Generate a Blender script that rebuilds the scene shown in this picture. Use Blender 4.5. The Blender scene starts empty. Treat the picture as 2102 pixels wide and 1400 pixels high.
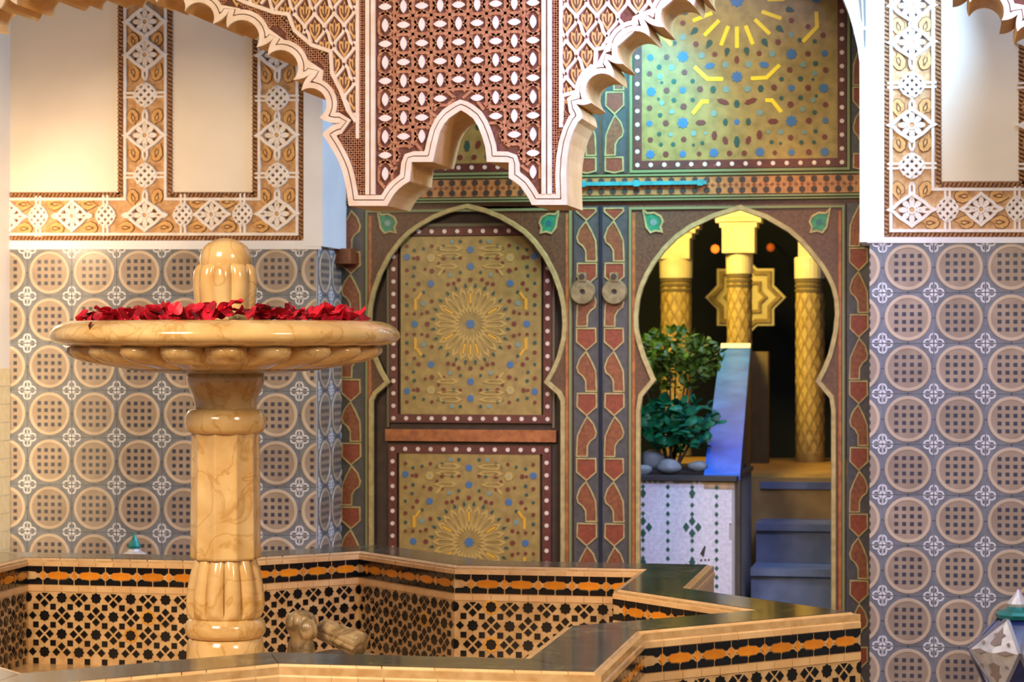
import bpy, bmesh, math, random
import numpy as np
from mathutils import Vector, Matrix
random.seed(11)
PI = math.pi
SC = bpy.context.scene
COL = SC.collection

# ------------------------------------------------------------------ camera
F, CX, CY, EYE, TH = 4700.0, 1051.0, 700.0, 1.5, math.radians(10.7)
cs, sn = math.cos(TH), math.sin(TH)
cam = bpy.data.cameras.new('camera'); camo = bpy.data.objects.new('camera', cam); COL.objects.link(camo)
camo.location = (0, 0, EYE); camo.rotation_euler = (PI/2, 0, TH)
cam.sensor_fit = 'HORIZONTAL'; cam.sensor_width = 36.0; cam.lens = 36.0*F/2102.0
cam.clip_start = .1; cam.clip_end = 100
cam.dof.use_dof = True; cam.dof.focus_distance = 6.6; cam.dof.aperture_fstop = 6.3
SC.camera = camo

# ------------------------------------------------------------------ planes of the place (metres, wall faces along -Y)
YS, TS = 7.9, .34          # arcade front plane, thickness
YW = 9.2                   # patio wall
YD = 9.6                   # door plane
H = .74                    # eye above basin rim
RIM = EYE - H

def at(px, py, Y):
    """a measured point of the place on the plane Y"""
    t = (px-CX)/F; Z = Y/(t*sn+cs)
    return (Z*(t*cs-sn), EYE-(py-CY)/F*Z)
def atx(px, Y): return at(px, 700, Y)[0]
def atZ(px, Z):
    t = (px-CX)/F
    return (Z*(t*cs-sn), Z*(t*sn+cs))

# ------------------------------------------------------------------ world and lights
SC.view_settings.view_transform = 'Standard'; SC.view_settings.look = 'None'
SC.view_settings.exposure = -0.06; SC.view_settings.gamma = 1.0; SC.view_settings.use_curve_mapping = False
w = bpy.data.worlds.new('dusk'); SC.world = w; w.use_nodes = True
bg = w.node_tree.nodes['Background']; bg.inputs[0].default_value = (.66, .64, .70, 1); bg.inputs[1].default_value = .34

def aim(o, tgt):
    d = Vector(tgt)-Vector(o.location); o.rotation_euler = d.to_track_quat('-Z', 'Y').to_euler()
def area(name, loc, tgt, size, power, col, size_y=None, spread=None):
    l = bpy.data.lights.new(name, 'AREA'); l.energy = power; l.color = col; l.size = size
    if size_y: l.shape = 'RECTANGLE'; l.size_y = size_y
    if spread: l.spread = spread
    o = bpy.data.objects.new(name, l); COL.objects.link(o); o.location = loc; aim(o, tgt); return o
def point(name, loc, power, col, r=.06):
    l = bpy.data.lights.new(name, 'POINT'); l.energy = power; l.color = col; l.shadow_soft_size = r
    o = bpy.data.objects.new(name, l); COL.objects.link(o); o.location = loc; return o
def spot(name, loc, tgt, power, col, ang, blend=.6, r=.05):
    l = bpy.data.lights.new(name, 'SPOT'); l.energy = power; l.color = col; l.spot_size = math.radians(ang); l.spot_blend = blend; l.shadow_soft_size = r
    o = bpy.data.objects.new(name, l); COL.objects.link(o); o.location = loc; aim(o, tgt); return o

WARM = (1.0, .67, .33)
area('patio_lamps_key', (-2.9, 2.6, 3.6), (-1.8, 8.2, 1.0), 1.4, 245, (1.0, .77, .50))
area('patio_lamps_right', (1.6, 3.4, 3.2), (-1.4, 7.6, .9), .9, 105, (1.0, .78, .50))
point('wall_lamp_left', (-3.80, 8.62, 1.97), 14, (1.0, .70, .42), .05)
area('side_wall_strip_fill', (-3.75, 8.35, 1.35), (-3.93, 9.12, 1.35), .12, 3.6, (1.0, .74, .42), size_y=1.5, spread=1.2)  # unseen fill added to brighten the lower side wall
point('plaque_fill', (-1.5, 13.62, 2.25), 5, (1.0, .74, .18), .06)  # unseen point light added to brighten the star plaque
area('skylight_blue', (.1, 6.3, 3.7), (-.55, 7.9, 2.6), .8, 38, (.48, .50, 1.0), spread=1.25)
area('skylight_blue_niche', (.15, 8.72, 2.9), (-2.5, 9.4, 2.1), .5, 26, (.40, .66, 1.0), spread=2.0)
area('niche_fill', (-1.1, 8.55, 3.5), (-1.2, 9.6, 1.75), .6, 12, (1.0, .93, .78), spread=1.6)  # unseen light added in the gap to lift the transom
area('gap_fill', (.5, 8.5, 3.3), (.1, 9.2, 1.9), .8, 8, (.66, .76, 1.0))
spot('cyan_lamp', (-1.2, 8.62, 3.1), (-1.30, 9.6, 2.36), 250, (.02, .56, .86), 50, 1.0)
spot('frieze_fill', (-.75, 8.9, 2.75), (-.62, 9.6, 2.12), 22, (1.0, .50, .16), 24, .8)  # unseen warm spot added for the orange glow on the frieze
area('beyond_warm', (-1.75, 11.5, 2.7), (-1.25, 13.0, 1.7), .5, 78, (1.0, .72, .16))
spot('beyond_floor_lamp', (-.7, 12.2, 2.5), (-.8, 12.2, .8), 40, (1.0, .55, .12), 60, .8)
area('beyond_blue', (-.75, 10.7, 3.1), (-.9, 10.5, .5), .6, 26, (.26, .44, 1.0))
area('beyond_blue_front', (-.85, 9.78, 2.3), (-1.1, 10.35, .7), .35, 6.5, (.55, .56, 1.0))
point('beyond_green_lamp', (-1.55, 10.42, 1.72), 2.6, (.85, 1.0, .30), .05)

# ------------------------------------------------------------------ materials
def lin(h):
    c = [((h >> s) & 255)/255 for s in (16, 8, 0)]
    return tuple((x/12.92 if x <= .04045 else ((x+.055)/1.055)**2.4) for x in c)+(1,)
MATS = {}
def mat(name, hexc, rough=.6, hex2=None, scale=8., detail=4., bump=0., bscale=60., coat=0., metal=0., rnd=0., contrast=(.35, .65), spec=.5):
    if name in MATS: return MATS[name]
    m = bpy.data.materials.new(name); m.use_nodes = True
    nt = m.node_tree; N = nt.nodes; L = nt.links; b = N['Principled BSDF']
    b.inputs['Roughness'].default_value = rough; b.inputs['Metallic'].default_value = metal
    b.inputs['Coat Weight'].default_value = coat; b.inputs['Coat Roughness'].default_value = .08
    b.inputs['Specular IOR Level'].default_value = spec
    c1 = lin(hexc); c2 = lin(hex2) if hex2 is not None else tuple(x*.82 for x in c1[:3])+(1,)
    tc = N.new('ShaderNodeTexCoord'); nz = N.new('ShaderNodeTexNoise'); nz.inputs['Scale'].default_value = scale; nz.inputs['Detail'].default_value = detail
    L.new(tc.outputs['Object'], nz.inputs['Vector'])
    cr = N.new('ShaderNodeValToRGB'); cr.color_ramp.elements[0].position = contrast[0]; cr.color_ramp.elements[1].position = contrast[1]
    cr.color_ramp.elements[0].color = c2; cr.color_ramp.elements[1].color = c1
    L.new(nz.outputs['Fac'], cr.inputs['Fac']); out = cr.outputs['Color']
    if rnd:
        oi = N.new('ShaderNodeObjectInfo'); mr = N.new('ShaderNodeMapRange'); mr.inputs['To Min'].default_value = 1-rnd; mr.inputs['To Max'].default_value = 1+rnd
        L.new(oi.outputs['Random'], mr.inputs['Value'])
        mx = N.new('ShaderNodeVectorMath'); mx.operation = 'SCALE'; L.new(out, mx.inputs[0]); L.new(mr.outputs[0], mx.inputs['Scale']); out = mx.outputs[0]
    L.new(out, b.inputs['Base Color'])
    if bump:
        n2 = N.new('ShaderNodeTexNoise'); n2.inputs['Scale'].default_value = bscale; n2.inputs['Detail'].default_value = 3
        L.new(tc.outputs['Object'], n2.inputs['Vector'])
        bp = N.new('ShaderNodeBump'); bp.inputs['Strength'].default_value = bump; bp.inputs['Distance'].default_value = .004
        L.new(n2.outputs['Fac'], bp.inputs['Height']); L.new(bp.outputs['Normal'], b.inputs['Normal'])
    MATS[name] = m; return m
def marble(name, base, vein, rough, scale, coat=.4, thin=.06, extra=None):
    m = bpy.data.materials.new(name); m.use_nodes = True
    nt = m.node_tree; N = nt.nodes; L = nt.links; b = N['Principled BSDF']
    b.inputs['Roughness'].default_value = rough; b.inputs['Coat Weight'].default_value = coat; b.inputs['Coat Roughness'].default_value = .06
    tc = N.new('ShaderNodeTexCoord')
    n1 = N.new('ShaderNodeTexNoise'); n1.inputs['Scale'].default_value = scale; n1.inputs['Detail'].default_value = 8; n1.inputs['Distortion'].default_value = 1.2
    L.new(tc.outputs['Object'], n1.inputs['Vector'])
    ab = N.new('ShaderNodeMath'); ab.operation = 'SUBTRACT'; ab.inputs[1].default_value = .5; L.new(n1.outputs['Fac'], ab.inputs[0])
    a2 = N.new('ShaderNodeMath'); a2.operation = 'ABSOLUTE'; L.new(ab.outputs[0], a2.inputs[0])
    cr = N.new('ShaderNodeValToRGB'); e = cr.color_ramp.elements
    e[0].position = 0; e[0].color = lin(vein); e[1].position = thin; e[1].color = lin(base)
    L.new(a2.outputs[0], cr.inputs['Fac'])
    n2 = N.new('ShaderNodeTexNoise'); n2.inputs['Scale'].default_value = scale*1.7; n2.inputs['Detail'].default_value = 5
    L.new(tc.outputs['Object'], n2.inputs['Vector'])
    cr2 = N.new('ShaderNodeValToRGB'); cr2.color_ramp.elements[0].position = .35; cr2.color_ramp.elements[1].position = .65
    cr2.color_ramp.elements[0].color = (.72, .72, .72, 1) if extra is None else lin(extra); cr2.color_ramp.elements[1].color = (1, 1, 1, 1)
    L.new(n2.outputs['Fac'], cr2.inputs['Fac'])
    mx = N.new('ShaderNodeMix'); mx.data_type = 'RGBA'; mx.blend_type = 'MULTIPLY'; mx.inputs['Factor'].default_value = 1
    L.new(cr.outputs['Color'], mx.inputs['A']); L.new(cr2.outputs['Color'], mx.inputs['B']); L.new(mx.outputs['Result'], b.inputs['Base Color'])
    MATS[name] = m; return m
def emit(name, hexc, power):
    m = bpy.data.materials.new(name); m.use_nodes = True; b = m.node_tree.nodes['Principled BSDF']
    b.inputs['Base Color'].default_value = lin(hexc); b.inputs['Emission Color'].default_value = lin(hexc); b.inputs['Emission Strength'].default_value = power
    MATS[name] = m; return m

M = mat
plaster = M('white plaster', 0xDCDDE2, .7, 0xD2D3D8, 4, bump=.1)
cream = M('cream plaster', 0xEBE1D2, .75, 0xE2D6C4, 2.2, bump=.08)
strap = M('white stucco strap', 0xEAE3DD, .75, 0xDCD2CA, 30, bump=.15)
carved = M('ochre carved stucco', 0xCCA67A, .8, 0xB08458, 40, bump=.3)
rope = M('brown rope moulding', 0xA87B50, .8, 0x7A4E2E, 90, bump=.5)
darkg = M('dark carved ground', 0x6E4232, .85, 0x54301F, 60, bump=.4)
leafm = M('ochre leaf stucco', 0xD8AC6C, .8, 0xC29258, 50, bump=.2)
slit = M('dark slit', 0x6E4C38, .9)
lat = M('terracotta lattice', 0xB5805C, .8, 0x9A6444, 60, bump=.3)
lensm = M('white lens stucco', 0xE6D4CB, .75, 0xD8C4BA, 30, bump=.1)
intr = M('warm arch soffit', 0xE3BC82, .8, 0xD5A866, 8, bump=.15)
bord = M('pale arch border', 0xE6D3C0, .8, 0xDAC3AA, 20, bump=.15)
groove = M('border groove', 0x6A4335, .9)
t_grd = M('tile blue grey glaze', 0x74777E, .28, 0x64676E, 20, rnd=.08)
t_ring = M('tile tan ring', 0xB8A793, .3, 0xAC9A86, 14, rnd=.08)
t_disc = M('tile taupe disc', 0x998878, .3, 0x8B7A6B, 14, rnd=.1)
t_dot = M('tile dark dots', 0x3C3F4C, .3)
t_wht = M('tile white rosette', 0xD3D4DA, .3)
# fountain and basin
marb = marble('honey marble', 0xE4C48C, 0xCFA96C, .17, 6, .5, .03, 0xE8D8C0)
marbf = marble('weathered marble', 0xB9A07A, 0x7C6748, .35, 9, .1, .07)
marbd = marble('darker bowl marble', 0x9C7F50, 0x5A4426, .2, 9, .4, .08)  # darker tone for the lower part of the bowl
rimm = marble('dark green marble', 0x3A3F38, 0x84805E, .16, 3.4, .3, .012, 0xB0B0A8)
trimt = M('pale glazed edge tile', 0xE9C391, .28, 0xDDB07C, 14, rnd=.1, coat=.3)
zcream = M('cream zellige ground', 0xDDB888, .3, 0xC79D68, 30, coat=.25, bump=.15, bscale=80)
zblack = M('black zellige', 0x14171B, .16, 0x0E1014, 20, rnd=.3, coat=.3)
zoran = M('orange zellige', 0xE9962A, .22, 0xD9801C, 25, rnd=.15, coat=.3)
zyel = M('yellow zellige', 0xE2A848, .25, 0xD0923A, 25, rnd=.15)
petal = M('red rose petal', 0xE2183A, .5, 0xA80A20, 35, rnd=.4)
petald = M('dark red rose petal', 0x7E0818, .55, 0x4A0410, 35, rnd=.35)
# door
d_brn = M('painted brown wood', 0x5E3B1A, .5, 0x442911, 120, detail=6, bump=.2, bscale=200)
d_red = M('red brown paint', 0x7C431C, .5, 0x623012, 70, bump=.2)
d_mar = M('maroon border', 0x5A2412, .5, 0x471A0C, 40)
d_line = M('pale olive line', 0xA39058, .5, 0x8C7848, 40)
d_slate = M('slate paint', 0x443F3A, .5, 0x363230, 40)
d_dk = M('dark brown recess', 0x3A2614, .6, 0x2C1C0E, 30)
d_gold = M('olive gold panel', 0x92783C, .42, 0x7C6430, 26, bump=.1)
d_oran = M('orange brown rail', 0x9C5A24, .5, 0x7C4218, 40)
d_pearl = M('pearl dots', 0xCDB8A4, .35)
d_grn = M('green leaf paint', 0x26784F, .45, 0x18583C, 40)
I_blue = M('blue inlay', 0x3C6488, .4, 0x315472, 60)
I_red = M('dark red inlay', 0x6A2A18, .45, 0x54200F, 60)
I_grn = M('dark green inlay', 0x254838, .45, 0x1B382B, 60)
I_gold = M('bright gold inlay', 0xE3C22A, .35, 0xD2AC20, 60)
I_pale = M('pale gold inlay', 0xB0924C, .42, 0x9C7E3C, 60)
I_teal = M('grey teal inlay', 0x6E8578, .45, 0x5E7468, 60)
I_amber = M('amber inlay', 0xCB982C, .35, 0xB8861F, 60)
brass = M('aged brass', 0x8A7650, .5, 0x6E5C3C, 40, metal=.25)
# beyond
b_col = M('yellow lit plaster', 0xEAD9A8, .7, 0xDCC890, 10)
b_tile = M('column tile', 0xA98D50, .5, 0x8C703A, 30)
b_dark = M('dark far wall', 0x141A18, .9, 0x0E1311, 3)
b_white = M('white mosaic', 0xCFCDD2, .4, 0xB9B8BE, 60)
b_grn = M('green mosaic', 0x2D5A48, .4, 0x244A3B, 60)
b_tan = M('bare tan mortar', 0xB49A74, .8, 0x98805E, 30)
b_slab = M('dark planter slab', 0x2B2B2A, .5)
b_stone = M('grey river stone', 0x7C8886, .6, 0x667270, 12, rnd=.2, bump=.2)
b_step = M('blue grey stone step', 0x6A7484, .4, 0x566070, 9, bump=.15)
b_blue = M('pale slab painted with blue light', 0x3C7CE0, .35, 0x2258B8, 7, contrast=(.3, .7))  # blue sky light on a pale slab put into the base colour
b_wht2 = M('white slab edge', 0xDDE6F2, .4)
b_olv = M('olive plaster', 0x6A5A34, .8, 0x564828, 6)
b_floor = M('ochre stone floor', 0xA8823E, .5, 0x8C6A2E, 8)
lf1 = M('yellow green leaf', 0x7FA02A, .5, 0x567A1C, 30, rnd=.35)
lf2 = M('deep green leaf', 0x1F8A56, .5, 0x126040, 30, rnd=.35)
stem = M('plant stem', 0x4C3A22, .7)
soil = M('dark soil', 0x241C14, .95, 0x18120C, 30)
lnt_w = M('white pierced metal', 0xD6D2D0, .35, 0xBEBABB, 30, metal=.3)
lnt_b = M('dark blue glass', 0x27346E, .12, 0x1E2858, 30, coat=.5)
lnt_t = M('teal collar', 0x2C8C88, .3, 0x227470, 30, metal=.3)
lnt_d = M('lantern cut out', 0x8C7C72, .6)
floorm = M('patio floor tile', 0x9A8468, .4, 0x86705A, 5)
sidem = M('cream mosaic tile', 0xE6D2A4, .4, 0xDCC590, 40)

# ------------------------------------------------------------------ mesh building
class Fr:                                        # a drawing frame: U right, V up, W out of the surface
    def __init__(s, O, U, V, W): s.O, s.U, s.V, s.W = map(Vector, (O, U, V, W))
    def p(s, u, v, w): return s.O+s.U*u+s.V*v+s.W*w
def wallF(Y): return Fr((0, Y, 0), (1, 0, 0), (0, 0, 1), (0, -1, 0))
LOC = Fr((0, 0, 0), (1, 0, 0), (0, 0, 1), (0, -1, 0))
def ccw(p):
    a = sum(p[i][0]*p[(i+1) % len(p)][1]-p[(i+1) % len(p)][0]*p[i][1] for i in range(len(p)))
    return list(p) if a > 0 else list(reversed(p))
WL = {}
def wloc(o): return WL.get(o.name, Vector((0, 0, 0)))
class MB:
    def __init__(s): s.v, s.f, s.m = [], [], []
    def face(s, pts, mi=0):
        n = len(s.v); s.v += [tuple(p) for p in pts]; s.f.append(tuple(range(n, n+len(pts)))); s.m.append(mi)
    def prism(s, fr, pts, w0, w1, mi=0, side=None, back=False):
        pts = ccw(pts); k = len(pts); n = len(s.v); side = mi if side is None else side
        s.v += [tuple(fr.p(u, v, w1)) for u, v in pts]+[tuple(fr.p(u, v, w0)) for u, v in pts]
        s.f.append(tuple(range(n, n+k))); s.m.append(mi)
        for i in range(k):
            j = (i+1) % k; s.f.append((n+i, n+k+i, n+k+j, n+j)); s.m.append(side)
        if back: s.f.append(tuple(range(n+2*k-1, n+k-1, -1))); s.m.append(mi)
    def ribbon(s, fr, pts, wd, w0, w1, mi=0, closed=False, flare=1.35):
        k = len(pts); P = [Vector((p[0], p[1])) for p in pts]; nor = []
        for i in range(k):
            a = P[(i-1) % k] if (closed or i > 0) else P[i]; b = P[(i+1) % k] if (closed or i < k-1) else P[i]
            d1 = (P[i]-a); d2 = (b-P[i])
            if d1.length < 1e-9: d1 = d2
            if d2.length < 1e-9: d2 = d1
            d1 = d1.normalized(); d2 = d2.normalized()
            n1 = Vector((-d1.y, d1.x)); n2 = Vector((-d2.y, d2.x)); m = n1+n2
            m = n1 if m.length < 1e-6 else m.normalized(); c = max(.45, m.dot(n1)); nor.append(m/c)
        n = len(s.v); h = wd/2
        for i in range(k):
            q = P[i]; d = nor[i]
            for (o, ww) in ((h*flare, w0), (h, w1), (-h, w1), (-h*flare, w0)):
                s.v.append(tuple(fr.p(q.x+d.x*o, q.y+d.y*o, ww)))
        for i in range(k if closed else k-1):
            a = n+4*i; b = n+4*((i+1) % k)
            for t in range(3): s.f.append((a+t, a+t+1, b+t+1, b+t)); s.m.append(mi)
        if not closed:
            a = n; s.f.append((a, a+3, a+2, a+1)); s.m.append(mi); a = n+4*(k-1); s.f.append((a, a+1, a+2, a+3)); s.m.append(mi)
    def disc(s, fr, c, r, w0, w1, n=10, mi=0, a0=0., sx=1., sy=1., rot=0.):
        pts = []
        for i in range(n):
            a = a0+2*PI*i/n; x, y = r*sx*math.cos(a), r*sy*math.sin(a)
            pts.append((c[0]+x*math.cos(rot)-y*math.sin(rot), c[1]+x*math.sin(rot)+y*math.cos(rot)))
        s.prism(fr, pts, w0, w1, mi)
    def ring(s, fr, c, r, wd, w0, w1, n=20, mi=0):
        s.ribbon(fr, [(c[0]+r*math.cos(2*PI*i/n), c[1]+r*math.sin(2*PI*i/n)) for i in range(n)], wd, w0, w1, mi, True)
    def box(s, x0, x1, y0, y1, z0, z1, mi=0):
        n = len(s.v); s.v += [(x, y, z) for z in (z0, z1) for y in (y0, y1) for x in (x0, x1)]
        for q in ((0, 2, 3, 1), (4, 5, 7, 6), (0, 1, 5, 4), (2, 6, 7, 3), (0, 4, 6, 2), (1, 3, 7, 5)):
            s.f.append(tuple(n+i for i in q)); s.m.append(mi)
    def lathe(s, c, prof, n, rf=None, mi=0, a0=0., cap=True):
        b = len(s.v)
        for k, (r, z) in enumerate(prof):
            for i in range(n):
                a = a0+2*PI*i/n; rr = r*(rf(a, k) if rf else 1)
                s.v.append((c[0]+rr*math.cos(a), c[1]+rr*math.sin(a), z))
        for k in range(len(prof)-1):
            for i in range(n):
                j = (i+1) % n; s.f.append((b+k*n+i, b+k*n+j, b+(k+1)*n+j, b+(k+1)*n+i)); s.m.append(mi)
        if cap:
            s.f.append(tuple(b+i for i in reversed(range(n)))); s.m.append(mi)
            e = b+(len(prof)-1)*n; s.f.append(tuple(e+i for i in range(n))); s.m.append(mi)
    def mesh(s, name, mats, O=(0, 0, 0), smooth=False):
        me = bpy.data.meshes.new(name); O = Vector(O)
        me.from_pydata([(x-O.x, y-O.y, z-O.z) for x, y, z in s.v], [], s.f)
        for m in (mats if isinstance(mats, (list, tuple)) else [mats]): me.materials.append(m)
        me.polygons.foreach_set('material_index', s.m)
        if smooth: me.polygons.foreach_set('use_smooth', [True]*len(s.f))
        me.update(); return me
    def build(s, name, mats, parent=None, O=None, smooth=False, **pr):
        O = Vector(O) if O is not None else (wloc(parent) if parent else Vector((0, 0, 0)))
        return inst(s.mesh(name, mats, O, smooth), name, parent, O, **pr)
def inst(me, name, parent=None, loc=(0, 0, 0), rot=None, scale=None, **pr):
    """link an object that uses mesh me at a world position, as a part when it has a parent"""
    o = bpy.data.objects.new(name, me); COL.objects.link(o); loc = Vector(loc); WL[o.name] = loc
    if parent: o.parent = parent; o.location = loc-wloc(parent)
    else: o.location = loc
    if rot: o.rotation_euler = rot
    if scale: o.scale = scale
    for k, v in pr.items(): o[k] = v
    return o
def thing(name, label, cat, loc, group=None, kind=None):
    o = inst(None, name, None, loc, label=label, category=cat)
    o.empty_display_size = .1
    if group: o['group'] = group
    if kind: o['kind'] = kind
    return o
def struct(name, label, loc=(0, 0, 0)):
    return inst(None, name, None, loc, kind='structure', label=label)
def rect(x0, x1, z0, z1): return [(x0, z0), (x1, z0), (x1, z1), (x0, z1)]
def clipped(me, planes):
    """copy of a mesh kept on the inner side of planes (co, no)"""
    bm = bmesh.new(); bm.from_mesh(me)
    for co, no in planes: bmesh.ops.bisect_plane(bm, geom=bm.verts[:]+bm.edges[:]+bm.faces[:], plane_co=co, plane_no=no, clear_outer=True)
    m2 = me.copy(); bm.to_mesh(m2); bm.free(); return m2
def inpoly(x, y, P):
    c = False; j = len(P)-1
    for i in range(len(P)):
        if (P[i][1] > y) != (P[j][1] > y) and x < (P[j][0]-P[i][0])*(y-P[i][1])/(P[j][1]-P[i][1])+P[i][0]: c = not c
        j = i
    return c

# ------------------------------------------------------------------ floor
mb = MB(); mb.box(-6, 6, -1, YD+.2, -.1, 0); mb.build('floor', floorm, kind='structure', label='stone patio floor under the fountain basin')

# ------------------------------------------------------------------ wall tiles
TP = .2
def make_tile():
    b = MB(); h = TP/2-.0008
    b.prism(LOC, rect(-h, h, -h, h), 0, .006, 0)
    b.disc(LOC, (0, 0), .088, .006, .0072, 28, 1)
    b.ring(LOC, (0, 0), .0845, .0105, .0068, .0092, 28, 2)
    for i in range(-3, 3):
        for j in range(-3, 3):
            u, v = (i+.5)*.0305, (j+.5)*.0305
            if math.hypot(u, v) < .073: b.disc(LOC, (u, v), .0112, .0072, .0078, 4, 3, PI/4)
    for sx in (-1, 1):
        for sz in (-1, 1):                                # quarter of the white corner rosette
            c = (sx*h, sz*h)
            for t in (0, 2):
                a = [0, PI/4, PI/2][t]; r = .024 if t != 1 else .026
                cc = (c[0]-sx*r*math.cos(a)*.95, c[1]-sz*r*math.sin(a)*.95)
                pts = [(cc[0]+.0155*math.cos(q*PI/4), cc[1]+.0155*math.sin(q*PI/4)) for q in range(8)]
                pts = [(max(-h, min(h, x)), max(-h, min(h, y))) for x, y in pts]
                dd = [(max(-h, min(h, cc[0]+.007*math.cos(q*PI/3))), max(-h, min(h, cc[1]+.007*math.sin(q*PI/3)))) for q in range(6)]
                if len({(round(x, 5), round(y, 5)) for x, y in dd}) > 3: b.prism(LOC, dd, .006, .0073, 3)
                if t == 1: b.ribbon(LOC, pts, .0045, .006, .0076, 4, True, 1.)
                else: b.ribbon(LOC, pts, .0055, .006, .0076, 4, True, 1.)
            b.disc(LOC, (c[0]-sx*.006, c[1]-sz*.006), .005, .006, .0075, 6, 4)
    for s in (-1, 1):                                     # small marks on the tile edges
        b.disc(LOC, (s*(h-.003), 0), .003, .006, .0074, 4, 3); b.disc(LOC, (0, s*(h-.003)), .003, .006, .0074, 4, 3)
    return b.mesh('wall_tile', [t_grd, t_disc, t_ring, t_dot, t_wht])
tile_me = make_tile()
def tile_field(parent, x0, x1, ztop, zbot, xc, Yf, anchor_z):
    """tiles on a wall facing the patio between x0 and x1; xc is one tile centre"""
    i0 = math.floor((x0-xc)/TP+.5); i1 = math.ceil((x1-xc)/TP-.5); cache = {}
    n = int((ztop-zbot)/TP)+1
    for i in range(i0, i1+1):
        x = xc+i*TP; a, b_ = max(x0, x-TP/2), min(x1, x+TP/2)
        if b_-a < .01: continue
        me = tile_me
        if a > x-TP/2+.002 or b_ < x+TP/2-.002:
            me = clipped(tile_me, [((a-x, 0, 0), (-1, 0, 0)), ((b_-x, 0, 0), (1, 0, 0))])
        for k in range(n):
            z = anchor_z-k*TP
            if z-TP/2 < -.02: continue
            inst(me, 'wall_tile', parent, (x, Yf, z), (0, random.choice((0, 0, PI/2, PI))*(me is tile_me), 0))

# ------------------------------------------------------------------ stucco friezes of the walls
def ogee(a, b):
    q = [(1, 0), (.80, .13), (.66, .33), (.5, .52), (.34, .66), (.16, .82), (0, 1)]
    p = [(a*x, b*y) for x, y in q]
    return p+[(-x, y) for x, y in reversed(p[:-1])]+[(-x, -y) for x, y in p[1:]]+[(x, -y) for x, y in reversed(p[1:-1])]
def make_rosette():
    b = MB(); b.ribbon(LOC, ogee(.088, .064), .012, .004, .016, 0, True)
    for i in range(8):
        a = i*PI/4; b.disc(LOC, (.034*math.cos(a), .034*math.sin(a)), .0175, .004, .0120+.0007*(i % 2), 8, 0, 0, 1.12, .66, a)
    b.ring(LOC, (0, 0), .0145, .007, .005, .015, 10, 0); b.disc(LOC, (0, 0), .010, .004, .012, 8, 1)
    b.disc(LOC, (0, 0), .050, .003, .0052, 16, 2)
    return b.mesh('rosette', [strap, carved, slit])
def make_knot():
    b = MB()
    for k in (-1, 0, 1):
        o = k*.024
        for s in (1, -1):
            L_ = .046-abs(k)*.006
            b.ribbon(LOC, [((-L_*.75+o*s*.72)*1, (-L_*.75*s-o*.72)), ((L_*.75+o*s*.72), (L_*.75*s-o*.72))], .0115, .004, .0135+.001*(s+1)*(k != 0), 0)
    b.ribbon(LOC, [((.050 if a % 4 == 0 else .046 if a % 2 else .042)*math.cos(a*PI/8), (.050 if a % 4 == 0 else .046 if a % 2 else .042)*math.sin(a*PI/8)) for a in range(16)], .007, .004, .0105, 0, True)
    b.disc(LOC, (0, 0), .044, .003, .0048, 12, 1)
    return b.mesh('knot', [strap, slit])
def make_link():                                         # almond link between the medallions (vertical)
    b = MB()
    for s in (-1, 1): b.ribbon(LOC, [(0, -.036), (s*.009, -.016), (s*.009, .016), (0, .036)], .008, .004, .0125, 0)
    return b.mesh('link', [strap])
def make_leaf():
    b = MB()
    p = [(0, -.034), (.016, -.026), (.024, -.006), (.018, .012), (.006, .034), (-.004, .016), (-.018, .010), (-.022, -.010), (-.012, -.028)]
    p = [(x*1.12, y*1.12) for x, y in p]; b.prism(LOC, [(x*1.14, y*1.10) for x, y in p], .003, .0045, 1); b.prism(LOC, p, .003, .009, 0)
    for s in (-1, 1): b.ribbon(LOC, [(0, -.022), (s*.008, .0), (s*.003, .014)], .0035, .009, .0102, 1)
    return b.mesh('leaf_relief', [leafm, slit])
ros_me, knot_me, link_me, leaf_me = make_rosette(), make_knot(), make_link(), make_leaf()
def cable(b, fr, p0, p1, mi):
    """twisted rope moulding made of slanted beads"""
    P0, P1 = Vector(p0), Vector(p1); L_ = (P1-P0).length; d = (P1-P0)/L_; n = Vector((-d.y, d.x)); k = max(2, int(L_/.017))
    b.ribbon(fr, [p0, p1], .020, 0, .004, mi+1, False, 1.)
    for i in range(k):
        c = P0+d*(i+.5)*L_/k
        a, e = c-n*.0105-d*.005, c+n*.0105+d*.005
        b.ribbon(fr, [tuple(a), tuple(e)], .0095, .002, .010, mi)
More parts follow.
